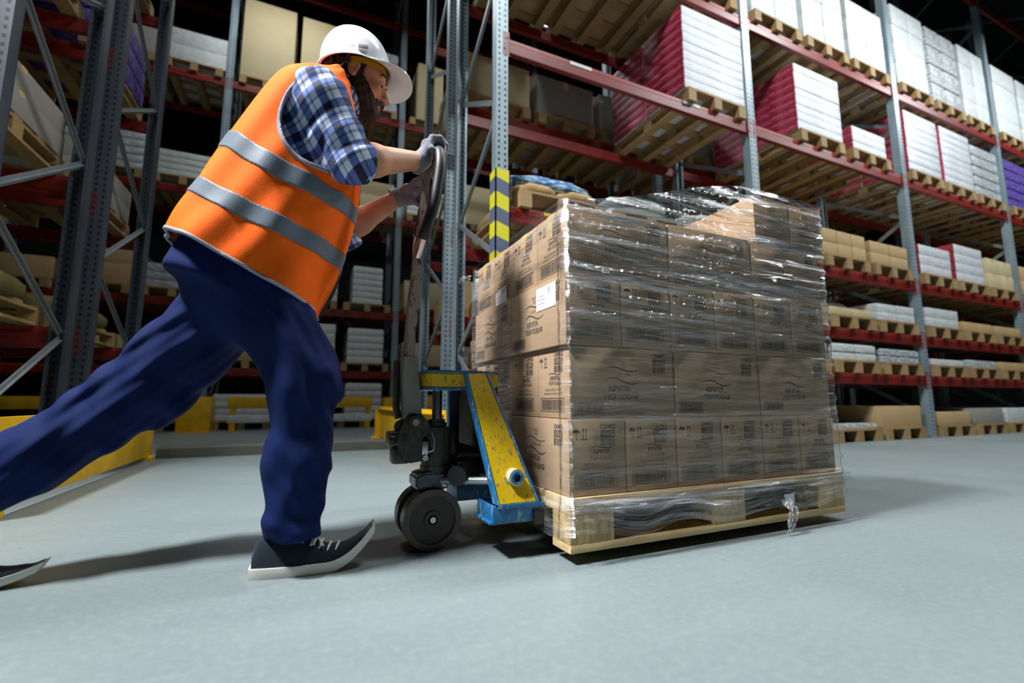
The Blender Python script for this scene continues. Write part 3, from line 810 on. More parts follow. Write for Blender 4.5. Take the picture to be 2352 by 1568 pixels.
def carton(x, y, z, dx, dy, h, label, near, left, top, rz):
    o = lk('carton', carton_mesh(dx, dy, h), None, (x, y, z)); o.rotation_euler = (0, 0, rz)
    tag(o, label, 'carton', 'cartons of the wrapped pallet load')
    if near:
        q = lk('print', ENDP if dx < dy else SIDEP, o, (0, -dy / 2 - .0008, h / 2))
    if left:
        q = lk('print', ENDP if dy < dx else SIDEP, o, (-dx / 2 - .0008, 0, h / 2)); q.rotation_euler = (0, 0, -PI / 2)
    if top: lk('tape', tape_mesh(dx, dy), o, (0, 0, h))
    return o
LX0, LY0, LZ0 = PX + .012, PY + .012, PZ + .1455
rj = random.Random(3)
CART = {}
for L in range(4):
    zz = LZ0 + L * (CH + .0016)
    ox = (-.006, .0, -.012, .0)[L]; oy = (.0, .004, -.004, .004)[L]
    if L % 2 == 0: nx, ny, dx, dy = 6, 2, CW, CL
    else: nx, ny, dx, dy = 3, 4, CL, CW
    for i in range(nx):
        for j in range(ny):
            x = LX0 + ox + (i + .5) * (1.178 / nx); y = LY0 + oy + (j + .5) * (.779 / ny)
            rw = RW[j] if j < ny - 1 else RW[3]
            lab = f'tan printed carton, {LAYER[L]}, {rw}, {ORD[i]} from the truck end of the load'
            CART[L, i, j] = carton(x, y, zz, dx, dy, CH, lab, j == 0, i == 0, L == 3, rj.uniform(-.0015, .0015))
zt = LZ0 + 4 * (CH + .0016)
for i in range(2):
    CART[4, i, 0] = carton(1.502 + CW / 2 + i * (CW + .004), LY0 + CL / 2, zt, CW, CL, .178, f'tan carton stacked loose on top of the load, {("nearer","farther")[i]} the truck', False, False, True, 0)
# paper labels stuck on two cartons
def sticker(parent, loc, rz, w, h, tilt=0.0):
    p = Print(); p.rect(-w / 2, -h / 2, w / 2, h / 2, 0, 1); p.b.mi = 0
    p.bars(w * .1, h * .12, w * .42, h * .4, 21)
    for k in range(3): p.rect(-w * .4, h * (.1 - .16 * k), w * (.0 if k else -.1), h * (.1 - .16 * k) + .0012, -.0003)
    me = p.b.mesh('paper_label', False); me.materials.append(MAT['ink']); me.materials.append(MAT['paper'])
    for v in me.vertices:
        pass
    o = lk('paper_label', me, parent, loc); o.rotation_euler = (0, tilt, rz); tag(o, 'white paper barcode label')
# bars must sit above the paper
c = CART[2, 0, 0]; sticker(c, (-CW / 2 - .0014, -.075, CH / 2 + .055), -PI / 2, .16 * .8, .075)
c = CART[3, 0, 2]; sticker(c, (-CL / 2 - .0014, .02, .03), -PI / 2, .11, .065, -.12)

# ------------------------------------------------------------------ stretch film round the load
def film_material():
    t = NT('clear_stretch_film')
    at = t.n('ShaderNodeAttribute', attribute_name='film')          # x: along the wrap (m), y: height (m), z: film density
    sp = t.n('ShaderNodeSeparateXYZ'); t.l(at.outputs['Vector'], sp.inputs[0])
    def cv(sx, sy, slope):
        c = t.n('ShaderNodeCombineXYZ'); t.l(t.math('MULTIPLY', sp.outputs[0], sx), c.inputs[0])
        t.l(t.math('MULTIPLY', t.math('ADD', sp.outputs[1], t.math('MULTIPLY', sp.outputs[0], slope)), sy), c.inputs[1]); return c.outputs[0]
    n1 = t.noise(cv(1.3, 30, .07), 1.0, 6, .6); n2 = t.noise(cv(1.1, 46, -.12), 1.0, 6, .6); n3 = t.noise(cv(5, 22, .1), 1.0, 4, .6)
    st = t.math('MULTIPLY', t.ramp(n1, [(.45, 0), (.74, 1)]), t.ramp(n2, [(.3, .25), (.72, 1)]))
    fine = t.math('ADD', t.ramp(t.noise(cv(.8, 150, .09), 1, 3, .6), [(.58, 0), (.76, 1)]), t.ramp(t.noise(cv(.8, 130, -.06), 1, 3, .6), [(.6, 0), (.78, 1)]))
    haze = t.math('MULTIPLY', t.math('ADD', t.math('ADD', t.math('MULTIPLY', st, .66), t.math('MULTIPLY', fine, .20)), .012), sp.outputs[2])
    haze = t.math('MINIMUM', haze, .85)
    t.b.inputs['Base Color'].default_value = (.86, .86, .88, 1); t.b.inputs['Roughness'].default_value = .27; t.b.inputs['Metallic'].default_value = .5
    t.b.inputs['Specular IOR Level'].default_value = .7
    tr = t.n('ShaderNodeBsdfTransparent'); gl = t.n('ShaderNodeBsdfGlossy'); gl.inputs['Roughness'].default_value = .09
    fr = t.n('ShaderNodeLayerWeight'); fr.inputs['Blend'].default_value = .5
    hgt = t.math('ADD', t.math('ADD', t.math('MULTIPLY', n1, .8), t.math('MULTIPLY', n2, .8)), t.math('MULTIPLY', n3, .5))
    bp = t.n('ShaderNodeBump'); bp.inputs['Strength'].default_value = .9; bp.inputs['Distance'].default_value = .03; t.l(t.math('MULTIPLY', hgt, t.math('MINIMUM', t.math('MULTIPLY', sp.outputs[2], .55), 1.1)), bp.inputs['Height'])
    for nd in (t.b, gl, fr): t.l(bp.outputs[0], nd.inputs['Normal'])
    m1 = t.n('ShaderNodeMixShader'); t.l(t.math('ADD', t.math('MULTIPLY', t.math('POWER', fr.outputs[1], 4.0), .75), .05), m1.inputs[0]); t.l(tr.outputs[0], m1.inputs[1]); t.l(gl.outputs[0], m1.inputs[2])
    m2 = t.n('ShaderNodeMixShader'); t.l(haze, m2.inputs[0]); t.l(m1.outputs[0], m2.inputs[1]); t.l(t.b.outputs[0], m2.inputs[2])
    t.l(m2.outputs[0], t.out.inputs['Surface'])
    return t.m
MAT['film'] = film_material()
def sstep(a, b, x): x = np.clip((x - a) / (b - a), 0, 1); return x * x * (3 - 2 * x)
def grid_mesh(name, P, A, m, parent=None):
    """P (rows, cols, 3) points, A (rows, cols, 3) film attribute"""
    nr, nc = P.shape[:2]; idx = np.arange(nr * nc).reshape(nr, nc)
    F = np.stack([idx[:-1, :-1], idx[:-1, 1:], idx[1:, 1:], idx[1:, :-1]], -1).reshape(-1, 4)
    me = bpy.data.meshes.new(name); me.vertices.add(nr * nc); me.vertices.foreach_set('co', P.reshape(-1).astype(np.float32))
    me.loops.add(len(F) * 4); me.loops.foreach_set('vertex_index', F.ravel().astype(np.int32))
    me.polygons.add(len(F)); me.polygons.foreach_set('loop_start', np.arange(0, len(F) * 4, 4, dtype=np.int32)); me.update(calc_edges=True)
    me.polygons.foreach_set('use_smooth', np.ones(len(F), bool))
    a = me.attributes.new('film', 'FLOAT_VECTOR', 'POINT'); a.data.foreach_set('vector', A.reshape(-1).astype(np.float32).ravel())
    return link(name, me, parent, m)
def film():
    x0, x1, y0, y1 = LX0 - .02, LX0 + 1.178 + .014, LY0 - .012, LY0 + .778 + .012
    # perimeter starting at the near truck-side corner, running along the near side (+x)
    segs = [((x0, y0), (x1, y0)), ((x1, y0), (x1, y1)), ((x1, y1), (x0, y1)), ((x0, y1), (x0, y0))]
    pts = []; S = [0.0]
    rad = .014
    for (a, b), n in zip(segs, (150, 60, 90, 110)):
        a, b = np.array(a), np.array(b); d = (b - a) / np.linalg.norm(b - a)
        for k in range(n + 1): pts.append(a + d * rad + (b - a - 2 * d * rad) * k / n)
    pts.append(pts[0]); pts = np.array(pts); 
    s = np.concatenate([[0], np.cumsum(np.linalg.norm(np.diff(pts, axis=0), axis=1))])
    side = np.searchsorted([0, 1.18, 1.97, 3.15], s, side='right')
    cx, cy = (x0 + x1) / 2, (y0 + y1) / 2
    NR = 130
    xs, ys = pts[:, 0], pts[:, 1]
    near = sstep(.03, .0, ys - y0); left = sstep(.03, .0, xs - x0)
    # top edge: near side rises from the truck corner to the loose carton; truck side sags from the near to the far corner
    ztop = 1.037 + .185 * sstep(.62, 1.5, xs) * sstep(1.70, 1.45, ys)
    ztop = np.where(xs < x0 + .02, 1.037 - .0 * sstep(y0, y1, ys), ztop)
    zbot = .075 + .05 * sstep(.7, .2, np.abs(xs - (x0 + .0))) * 0
    P = np.zeros((NR, len(pts), 3)); A = np.zeros_like(P)
    rng = np.random.RandomState(5); ph = rng.uniform(0, 6.28, 40)
    for r in range(NR):
        v = r / (NR - 1); z = zbot + (ztop - zbot) * v
        wob = .0022 * (np.sin(z * 90 + s * 3 + ph[0]) + np.sin(z * 140 - s * 4 + ph[1]) + .7 * np.sin(z * 230 + s * 7 + ph[2])) * (.15 + .85 * near)
        low = sstep(.21, .10, z)                                    # loose skirt over the pallet edge
        out = .006 + wob + low * (.016 + .008 * np.sin(s * 23 + 3 * np.sin(s * 7)))
        # sit tight at the carton corners, sag inwards between the tented top and the box edge
        tent = sstep(1.03, 1.2, z) * near
        nx = np.where(xs <= x0 + 1e-6, -1.0, np.where(xs >= x1 - 1e-6, 1.0, 0.0)); nyv = np.where(ys <= y0 + 1e-6, -1.0, np.where(ys >= y1 - 1e-6, 1.0, 0.0))
        P[r, :, 0] = xs + nx * out; P[r, :, 1] = ys + nyv * (out + tent * .004) ; P[r, :, 2] = z + low * .012 * np.sin(s * 17 + 1.3)
        dens = .60 + 2.1 * sstep(.62, .86, z + .05 * np.sin(s * 4)) + 1.8 * tent + .9 * sstep(.20, .13, z)
        dens = dens + 1.0 * np.exp(-((z - (.392 + .01 * s)) / .012) ** 2) + .9 * np.exp(-((z - .828 + .02 * s) / .010) ** 2)
        dl = .16 + .75 * sstep(.26, .40, ys - y0) * sstep(.88, .80, z) + 1.2 * np.exp(-((z - (.965 - .09 * (ys - y0))) / .034) ** 2) + 1.2 * sstep(.2, .13, z) * sstep(.4, .1, ys - y0)
        dens = np.where(xs < x0 + .004, dl, dens) + .6 * np.exp(-((np.abs(xs - x0) + np.abs(ys - y0) - .012) / .012) ** 2)  # extra haze at the near corner paints in its white edge highlight
        A[r, :, 0] = s + .37; A[r, :, 1] = z; A[r, :, 2] = dens
    o = grid_mesh('stretch_film', P, A, MAT['film'])
    tag(o, 'clear creased stretch film wrapped tightly round the stacked cartons', 'film')
    # torn tail hanging from the pallet edge and a small torn tuft at the far truck-side corner
    def strip(name, path, wdt, dens, lab):
        path = np.array(path, float); n = 24; t = np.linspace(0, 1, n)
        C = np.stack([np.interp(t, np.linspace(0, 1, len(path)), path[:, k]) for k in range(3)], 1)
        Pq = np.zeros((n, 7, 3)); Aq = np.zeros_like(Pq)
        for k in range(n):
            for j in range(7):
                u = (j - 3) / 3; Pq[k, j] = C[k] + np.array([wdt[0] * u, .006 * math.sin(6 * u + k * .5), wdt[2] * u + .002 * math.sin(k + 5 * u)]); Aq[k, j] = (t[k] * .2, u * .05 + k * .004, dens)
        q = grid_mesh(name, Pq, Aq, MAT['film'], o); tag(q, lab)
    strip('film_tail', [(1.50, PY - .035, .115), (1.505, PY - .05, .085), (1.50, PY - .055, .045), (1.488, PY - .05, .012)], (.022, 0, .004), 3.0, 'torn film tail hanging down')
    strip('film_tuft', [(LX0 - .03, LY0 + .79, .99), (LX0 - .06, LY0 + .785, .985), (LX0 - .085, LY0 + .78, .975)], (.004, 0, .014), 3.0, 'torn film tuft')
    strip('film_fold', [(PX - .0, PY - .022, .15), (PX + .35, PY - .028, .152), (PX + .7, PY - .03, .156), (PX + 1.22, PY - .02, .166)], (.0, 0, .014), 2.6, 'bunched film fold over the pallet edge')
    return o
film()

# ------------------------------------------------------------------ pallet truck
JY = 1.4675
MAT['truck_yellow'] = paint('worn_yellow_paint', srgb(200, 166, 10), srgb(108, 104, 84), srgb(60, 84, 100), .575, 38, .42, 6)
MAT['truck_blue'] = paint('worn_blue_paint', srgb(32, 112, 168), srgb(132, 154, 166), srgb(40, 48, 54), .55, 30, .4, 5)
MAT['cast_iron'] = paint('oily_cast_iron', srgb(44, 43, 35), srgb(70, 66, 52), srgb(22, 22, 18), .55, 40, .42, 6)
MAT['shaft_steel'] = paint('worn_handle_steel', srgb(150, 138, 128), srgb(96, 76, 64), srgb(60, 50, 46), .54, 22, .42, 5, .2)
MAT['shaft_wide'] = M('grey_handle_base', srgb(128, 127, 120), .42, .2, .12, 12)
MAT['grip'] = M('black_rubber_grip', (.006, .006, .007), .5, 0, .2)
MAT['chrome'] = M('chromed_rod', (.55, .56, .58), .16, 1.0, .05)
MAT['wheel'] = M('brown_polyurethane_tyre', srgb(70, 54, 50), .38, 0, .2, 20)
MAT['wheel_hub'] = M('dark_cast_hub', srgb(52, 43, 40), .45, .2, .2, 20)
MAT['brass'] = M('zinc_plated_bolt', srgb(170, 160, 120), .3, .8, .1)
MAT['black_void'] = M('black_painted_steel', (.012, .012, .014), .5, 0, .2)
def truck():
    r = empty('pallet_truck', (.55, JY, 0)); ox = Vector((-.55, -JY, 0))
    tag(r, 'worn yellow and blue hand pallet truck lifting the wrapped load', 'pallet truck')
    def bl(b, name, m, parent=r):
        o = b.build(name, m, parent)
        # geometry is written in world coordinates; shift it onto the truck's own origin
        if parent is r: o.data.transform(Matrix.Translation(ox))
        return o
    def sub(b, name, m, par):
        o = b.build(name, m, par); o.data.transform(Matrix.Translation(ox)); return o
    # steering wheels
    for yy, nm in ((JY - .048, 'near'), (JY + .048, 'far')):
        b = MB(); b.ring((.368, yy - .024, .0885), (.368, yy + .024, .0885), .0885, .072, 40); b.ring((.368, yy - .0235, .0885), (.368, yy + .0235, .0885), .0755, .07, 40)
        w = bl(b, 'steering_wheel', MAT['wheel'])
        b = MB(); b.ring((.368, yy - .017, .0885), (.368, yy + .017, .0885), .0715, .02, 36); b.ring((.368, yy - .023, .0885), (.368, yy + .023, .0885), .026, .014, 24); sub(b, 'wheel_hub', MAT['wheel_hub'], w)
        b = MB(); b.tube((.368, yy - .0255, .0885), (.368, yy + .0255, .0885), .009, n=14); sub(b, 'axle_bolt', MAT['bare_steel'], w)
    b = MB(); b.tube((.368, JY - .02, .0885), (.368, JY + .02, .0885), .012); b.prism([(.345, JY - .018, .2), (.415, JY - .018, .2), (.392, JY - .018, .075), (.35, JY - .018, .075)], (0, .036, 0), .004); bl(b, 'axle_yoke', MAT['cast_iron'])
    # steering head plate: bevelled steel block over the wheels
    b = MB(); b.prism([(.318, JY - .05, .178), (.318, JY - .05, .214), (.345, JY - .05, .224), (.405, JY - .05, .222), (.425, JY - .05, .208), (.425, JY - .05, .176), (.40, JY - .05, .168), (.34, JY - .05, .165)], (0, .1, 0), .006); bl(b, 'head_plate', M('chipped_dark_steel', srgb(70, 76, 84), .32, .6, .5, 30))
    b = MB(); b.tube((.405, JY - .052, .187), (.405, JY - .058, .187), .008, n=8); bl(b, 'plate_bolt', MAT['bare_steel'])
    # pump: cylinder, collar, reservoir, chromed piston
    b = MB(); b.tube((.392, JY, .215), (.392, JY, .358), .047, n=28); b.tube((.392, JY, .30), (.392, JY, .352), .049, n=28); b.tube((.392, JY, .226), (.392, JY, .24), .05, n=28); b.box((.437, JY - .012, .27), (.452, JY + .012, .34), .004); bl(b, 'pump_body', MAT['cast_iron'])
    b = MB(); b.tube((.392, JY, .358), (.392, JY, .382), .028, n=8); b.tube((.392, JY, .36), (.392, JY, .372), .032, n=24); bl(b, 'pump_collar', MAT['cast_iron'])
    b = MB(); b.tube((.392, JY, .378), (.392, JY, .50), .0165, n=24); bl(b, 'piston_rod', MAT['chrome'])
    # cast bracket carrying the handle
    b = MB()
    for s in (-1, 1):
        y0 = JY + s * .03 - .008
        b.prism([(.262, y0, .345), (.262, y0, .31), (.275, y0, .262), (.30, y0, .252), (.345, y0, .258), (.345, y0, .30), (.335, y0, .33), (.37, y0, .345), (.36, y0, .372), (.335, y0, .40), (.295, y0, .402), (.278, y0, .372)], (0, .016, 0), .004)
    b.box((.238, JY - .036, .305), (.30, JY + .036, .348), .008); b.box((.25, JY - .03, .25), (.305, JY + .03, .30), .01); b.box((.33, JY - .03, .33), (.38, JY + .03, .352), .005)
    b.prism([(.258, JY - .02, .352), (.30, JY - .02, .352), (.296, JY - .02, .392), (.262, JY - .02, .374)], (0, .04, 0), .003)
    bl(b, 'handle_bracket', MAT['cast_iron'])
    b = MB(); b.tube((.243, JY - .037, .325), (.255, JY - .046, .325), .012, n=8); b.box((.276, JY - .0385, .30), (.292, JY - .036, .342), .001); bl(b, 'bracket_window', MAT['black_void'])
    b = MB(); b.ring((.312, JY - .058, .376), (.312, JY - .038, .376), .02, .0105, 24); bl(b, 'pivot_ring', MAT['cast_iron'])
    b = MB(); b.tube((.312, JY - .062, .376), (.312, JY + .05, .376), .0105, n=20); bl(b, 'pivot_pin', MAT['brass'])
    b = MB(); b.box((.336, JY - .045, .275), (.356, JY - .037, .318), .004); b.tube((.346, JY - .05, .268), (.346, JY - .036, .268), .009, n=16); b.ring((.346, JY - .052, .268), (.346, JY - .05, .268), .008, .004, 12); b.tube((.356, JY - .04, .285), (.372, JY - .043, .29), .004, n=8); bl(b, 'pedal_link', MAT['bare_steel'])
    b = MB(); b.path([(.365, JY - .046, .345), (.373, JY - .052, .32), (.371, JY - .052, .29)], .0035, 8); bl(b, 'release_rod', MAT['bare_steel'])
    # handle: wide folded base, slim upper shaft
    def taper(b, zs):   # list of (x0, x1, z, half depth)
        rows = [[b.bm.verts.new((x0, JY - d, z)), b.bm.verts.new((x1, JY - d, z)), b.bm.verts.new((x1, JY + d, z)), b.bm.verts.new((x0, JY + d, z))] for x0, x1, z, d in zs]
        fs = []
        for A, B in zip(rows, rows[1:]):
            for k in range(4): fs.append(b.bm.faces.new((A[k], A[(k + 1) % 4], B[(k + 1) % 4], B[k])))
        fs += [b.bm.faces.new(rows[0][::-1]), b.bm.faces.new(rows[-1])]
        b._fin(None, fs)
        bmesh.ops.bevel(b.bm, geom=[e for e in b.bm.edges if abs((e.verts[0].co - e.verts[1].co).z) > .04], offset=.0035, segments=2, affect='EDGES')
        return b
    b = MB(); taper(b, [(.284, .336, .365, .029), (.282, .337, .40, .030), (.277, .328, .48, .030), (.272, .316, .578, .029)]); bl(b, 'handle_base', MAT['shaft_wide'])
    b = MB(); b.path([(.276, JY + .03, .385), (.268, JY + .033, .42), (.267, JY + .03, .57)], .012, 8); bl(b, 'base_flange', MAT['cast_iron'])
    b = MB(); taper(b, [(.279, .311, .577, .022), (.289, .318, .74, .021), (.302, .327, .90, .019), (.314, .337, 1.02, .016)])
    for s in (-1, 1): b.prism([(.312, JY + s * .0145 - .004, 1.0), (.337, JY + s * .0145 - .004, 1.0), (.352, JY + s * .0145 - .004, 1.215), (.328, JY + s * .0145 - .004, 1.21)], (0, .008, 0), .002)
    b.box((.327, JY - .019, 1.19), (.353, JY + .019, 1.222), .004)
    bl(b, 'handle_shaft', MAT['shaft_steel'])
    # loop handle with rubber grips
    half = [(.312, JY - .02, .905), (.317, JY - .05, .94), (.325, JY - .078, .985), (.343, JY - .092, 1.06), (.357, JY - .094, 1.15), (.363, JY - .09, 1.21), (.364, JY - .07, 1.255), (.363, JY - .035, 1.275), (.363, JY, 1.28)]
    def smooth(P, n=5):
        P = [Vector(p) for p in P]; out = []
        for i in range(len(P) - 1):
            a, b_, c, d = P[max(i - 1, 0)], P[i], P[i + 1], P[min(i + 2, len(P) - 1)]
            for k in range(n):
                t = k / n; out.append(.5 * ((2 * b_) + (c - a) * t + (2 * a - 5 * b_ + 4 * c - d) * t * t + (3 * b_ - a - 3 * c + d) * t ** 3))
        return out + [P[-1]]
    hs = smooth(half); full = hs + [Vector((p.x, 2 * JY - p.y, p.z)) for p in hs[::-1][1:]]
    b = MB(); b.path(full, .0095, 10); lp = bl(b, 'handle_loop', MAT['chrome'])
    g1 = [p for p in hs if p.z > .955]; g2 = [Vector((p.x, 2 * JY - p.y, p.z)) for p in hs if p.z > 1.0]
    b = MB(); b.path(g1[:-1], [.0165] + [.0185] * (len(g1) - 2), 14); sub(b, 'grip', MAT['grip'], lp)
    b = MB(); b.path(g2[:-1], [.0165] + [.0185] * (len(g2) - 2), 14); sub(b, 'grip', MAT['grip'], lp)
    b = MB(); b.path([(.35, JY, 1.2), (.366, JY, 1.17), (.368, JY, 1.11), (.358, JY, 1.06)], [.006, .009, .009, .005], 10); bl(b, 'release_lever', MAT['grip'])
    # yellow lifting frame
    b = MB(); b.prism([(.335, JY - .078, .482), (.346, JY - .09, .482), (.56, JY - .09, .482), (.575, JY - .07, .482), (.575, JY + .07, .482), (.56, JY + .09, .482), (.346, JY + .09, .482), (.335, JY + .078, .482)], (0, 0, .045), .004); bl(b, 'head_block', MAT['truck_yellow'])
    b = MB(); b.prism([(.331, JY - .08, .527), (.344, JY - .094, .527), (.568, JY - .094, .527), (.58, JY - .07, .527), (.58, JY + .07, .527), (.568, JY + .094, .527), (.344, JY + .094, .527), (.331, JY + .08, .527)], (0, 0, .008), .003)
    b.prism([(.333, JY - .08, .474), (.344, JY - .091, .474), (.46, JY - .091, .474), (.46, JY + .091, .474), (.344, JY + .091, .474), (.333, JY + .08, .474)], (0, 0, .008), .002); tag(bl(b, 'head_cap', MAT['truck_blue']), 'blue edged head cap')
    for s in (-1, 1):
        yt, yb = JY + s * .094, JY + s * .24
        th = Vector((0, -s * .008, 0))
        TL, TR, BR, BL = Vector((.462, yt, .526)), Vector((.524, yt, .53)), Vector((.630, yb, .152)), Vector((.512, yb, .152))
        b = MB(); b.prism([TL, TR, BR, BL], th, .002); sp = bl(b, 'side_panel', MAT['truck_yellow'])
        b = MB()   # folded blue edges
        for (p, q, dx) in ((TL, BL, -.010), (TR, BR, .008)):
            b.prism([p + Vector((dx, 0, 0)), p + Vector((0, s * .003, 0)), q + Vector((0, s * .003, 0)), q + Vector((dx, 0, 0))], th * 3.2, .001)
        b.prism([BL + Vector((-.004, s * .004, 0)), BR + Vector((.004, s * .004, 0)), BR + Vector((.004, s * .004, -.01)), BL + Vector((-.004, s * .004, -.01))], th * 1.5, .001)
        tag(sub(b, 'panel_edge', MAT['truck_blue'], sp), 'blue chipped edge')
        c = BL + (TL - BL) * .17; cx = .568; n0 = Vector((0, s, .48)).normalized()
        pc = Vector((cx, yb - s * .034, .222))
        b = MB(); b.ring(pc - Vector((0, s * .02, 0)), pc + Vector((0, s * .03, 0)), .024, .013, 28); tag(sub(b, 'axle_bush', M('pale_bush_paint', srgb(186, 182, 150), .4), sp), 'pale axle bush')
        b = MB(); b.tube(pc - Vector((0, s * .01, 0)), pc + Vector((0, s * .024, 0)), .0135, n=20); sub(b, 'axle_bore', MAT['black_void'], sp)
        b = MB(); b.ring(pc + Vector((0, s * .022, 0)), pc + Vector((0, s * .034, 0)), .0185, .0115, 28); sub(b, 'bush_ring', MAT['truck_blue'], sp)
        # fork with folded blue end
        yi, yo = JY + s * .1075, JY + s * .2425
        ya, yb2 = min(yi, yo), max(yi, yo)
        b = MB()
        b.box((.62, ya, .124), (1.80, yb2, .130), .002); b.box((.62, ya, .088), (1.80, ya + .006, .124)); b.box((.62, yb2 - .006, .088), (1.80, yb2, .124))
        b.prism([(1.80, ya, .088), (1.80, yb2, .088), (1.80, yb2, .13), (1.80, ya, .13)], (.0, 0, 0)) if 0 else None
        b.box((1.80, ya + .02, .09), (1.85, yb2 - .02, .128), .01)
        fk = bl(b, 'fork', MAT['black_void'])
        yl, yh = min(yi, JY + s * .23), max(yi, JY + s * .23)
        b = MB(); b.box((.496, yl, .098), (.502, yh, .148), .001); b.box((.496, yo - s * .013 - .003, .098), (.66, yo - s * .013 + .003, .148), .001); b.box((.496, yi - .003, .098), (.66, yi + .003, .148), .001); b.box((.488, yl, .098), (.66, yh, .104)); sub(b, 'fork_heel', MAT['truck_blue'], fk)
        b = MB()
        for xx in (1.60, 1.70): b.tube((xx, JY + s * .175 - .035, .0405), (xx, JY + s * .175 + .035, .0405), .04, n=24)
        b.box((1.58, JY + s * .175 - .042, .03), (1.72, JY + s * .175 - .037, .09)); b.box((1.58, JY + s * .175 + .037, .03), (1.72, JY + s * .175 + .042, .09)); sub(b, 'load_roller', MAT['wheel'], fk)
        b = MB(); b.tube((.40, JY + s * .045, .196), (.55, JY + s * .18, .206), .012, n=12); b.box((.52, JY + s * .15 - .02, .19), (.56, JY + s * .19, .222), .004); bl(b, 'push_rod', M('pale_steel_rod', srgb(150, 158, 164), .35, .5))
    b = MB(); b.box((.49, JY - .07, .30), (.50, JY + .07, .49)); b.box((.565, JY - .07, .16), (.575, JY + .07, .49)); b.prism([(.46, JY + .07, .5), (.575, JY + .07, .5), (.62, JY + .2, .16), (.52, JY + .2, .16)], (0, .004, 0)); b.tube((.43, JY - .1, .215), (.60, JY + .12, .225), .03, n=16); bl(b, 'inner_web', MAT['black_void'])
    b = MB(); b.path(smooth([(.44, JY + .02, .235), (.46, JY - .01, .262), (.50, JY - .03, .268), (.55, JY - .03, .262)]), .007, 8); bl(b, 'hydraulic_hose', MAT['grip'])
    return r
truck()

# ------------------------------------------------------------------ the worker
def skin_mat(name, tone, deep):
    t = NT(name); f = t.noise(t.coord(), 14, 4); f2 = t.noise(t.coord(), 160, 2)
    t.l(t.mix(t.ramp(f, [(.3, 0), (.75, 1)]), tone, deep), t.b.inputs['Base Color'])
    t.b.inputs['Roughness'].default_value = .5; t.b.inputs['Subsurface Weight'].default_value = .12; t.b.inputs['Subsurface Radius'].default_value = (.012, .004, .002); t.b.inputs['Subsurface Scale'].default_value = .5
    t.bump(f2, .08, .002); return t.m
MAT['skin'] = skin_mat('warm_skin', srgb(206, 152, 122), srgb(184, 118, 92))
MAT['hair'] = M('dark_brown_hair', srgb(34, 24, 20), .6, 0, .35, 60, .6, 240, stretch=(1, 1, .4))
MAT['beard'] = M('dark_brown_beard', srgb(58, 38, 30), .7, 0, .4, 80, .8, 300, stretch=(1, 1, .4))
def cloth(name, col, var, rough=.85, sheen=.2, wr=.25, sc=7):
    t = NT(name); f = t.noise(t.coord((1, 1, .7)), sc, 5, .6); w = t.noise(t.coord((1, 1, 1)), 420, 2)
    t.l(t.mix(t.ramp(f, [(.3, 0), (.7, 1)]), tuple(c * (1 - var) for c in col), tuple(min(1, c * (1 + var)) for c in col)), t.b.inputs['Base Color'])
    t.b.inputs['Roughness'].default_value = rough; t.b.inputs['Sheen Weight'].default_value = sheen; t.b.inputs['Specular IOR Level'].default_value = .15
    t.bump(t.math('ADD', f, t.math('MULTIPLY', w, .12)), wr, .012); return t.m
MAT['navy'] = cloth('navy_work_twill', srgb(10, 28, 74), .25, .8, .0)
MAT['hivis'] = cloth('fluorescent_orange_mesh', (1.0, .14, .006), .04, .8, 0, .25, 6)
MAT['reflect'] = cloth('grey_reflective_tape', srgb(104, 114, 126), .08, .42, 0, .12, 5)
MAT['piping'] = cloth('grey_piping', srgb(150, 150, 166), .1, .7, 0, .1)
MAT['glove'] = cloth('grey_knit_glove', srgb(122, 124, 134), .14, .9, .2, .3, 30)
MAT['helmet'] = M('white_helmet_shell', srgb(232, 234, 240), .16, 0, .015, coat=.4)
MAT['harness'] = M('black_helmet_harness', (.012, .012, .014), .6, 0, .2)
MAT['band'] = M('yellow_headband', srgb(222, 176, 22), .5, 0, .1)
MAT['canvas'] = cloth('dark_teal_canvas', srgb(20, 34, 44), .2)
MAT['rubber'] = M('white_rubber_sole', srgb(214, 212, 204), .55, 0, .06, 20)
MAT['eye'] = M('eye_white', srgb(150, 138, 128), .2, 0, .05)
MAT['lip'] = skin_mat('lip_skin', srgb(176, 104, 92), srgb(150, 84, 76))
def plaid():
    t = NT('blue_and_white_plaid_cotton'); at = t.n('ShaderNodeAttribute', attribute_name='cloth'); sp = t.n('ShaderNodeSeparateXYZ'); t.l(at.outputs['Vector'], sp.inputs[0])
    def stripe(c, per, w, off=0.0):
        f = t.math('FRACT', t.math('ADD', t.math('MULTIPLY', c, 1 / per), off)); return t.math('LESS_THAN', f, w)
    a = t.math('ADD', stripe(sp.outputs[0], .060, .42), t.math('MULTIPLY', stripe(sp.outputs[0], .060, .10, .4), .6))
    b = t.math('ADD', stripe(sp.outputs[1], .060, .42), t.math('MULTIPLY', stripe(sp.outputs[1], .060, .10, .4), .6))
    k = t.math('MULTIPLY', t.math('ADD', a, b), .5)
    col = t.ramp(k, [(0, srgb(206, 214, 232)), (.5, srgb(84, 106, 168)), (1, srgb(18, 24, 52))])
    t.l(col, t.b.inputs['Base Color']); t.b.inputs['Roughness'].default_value = .85
    t.bump(t.noise(t.coord(), 9, 4), .3, .012); return t.m
MAT['plaid'] = plaid()

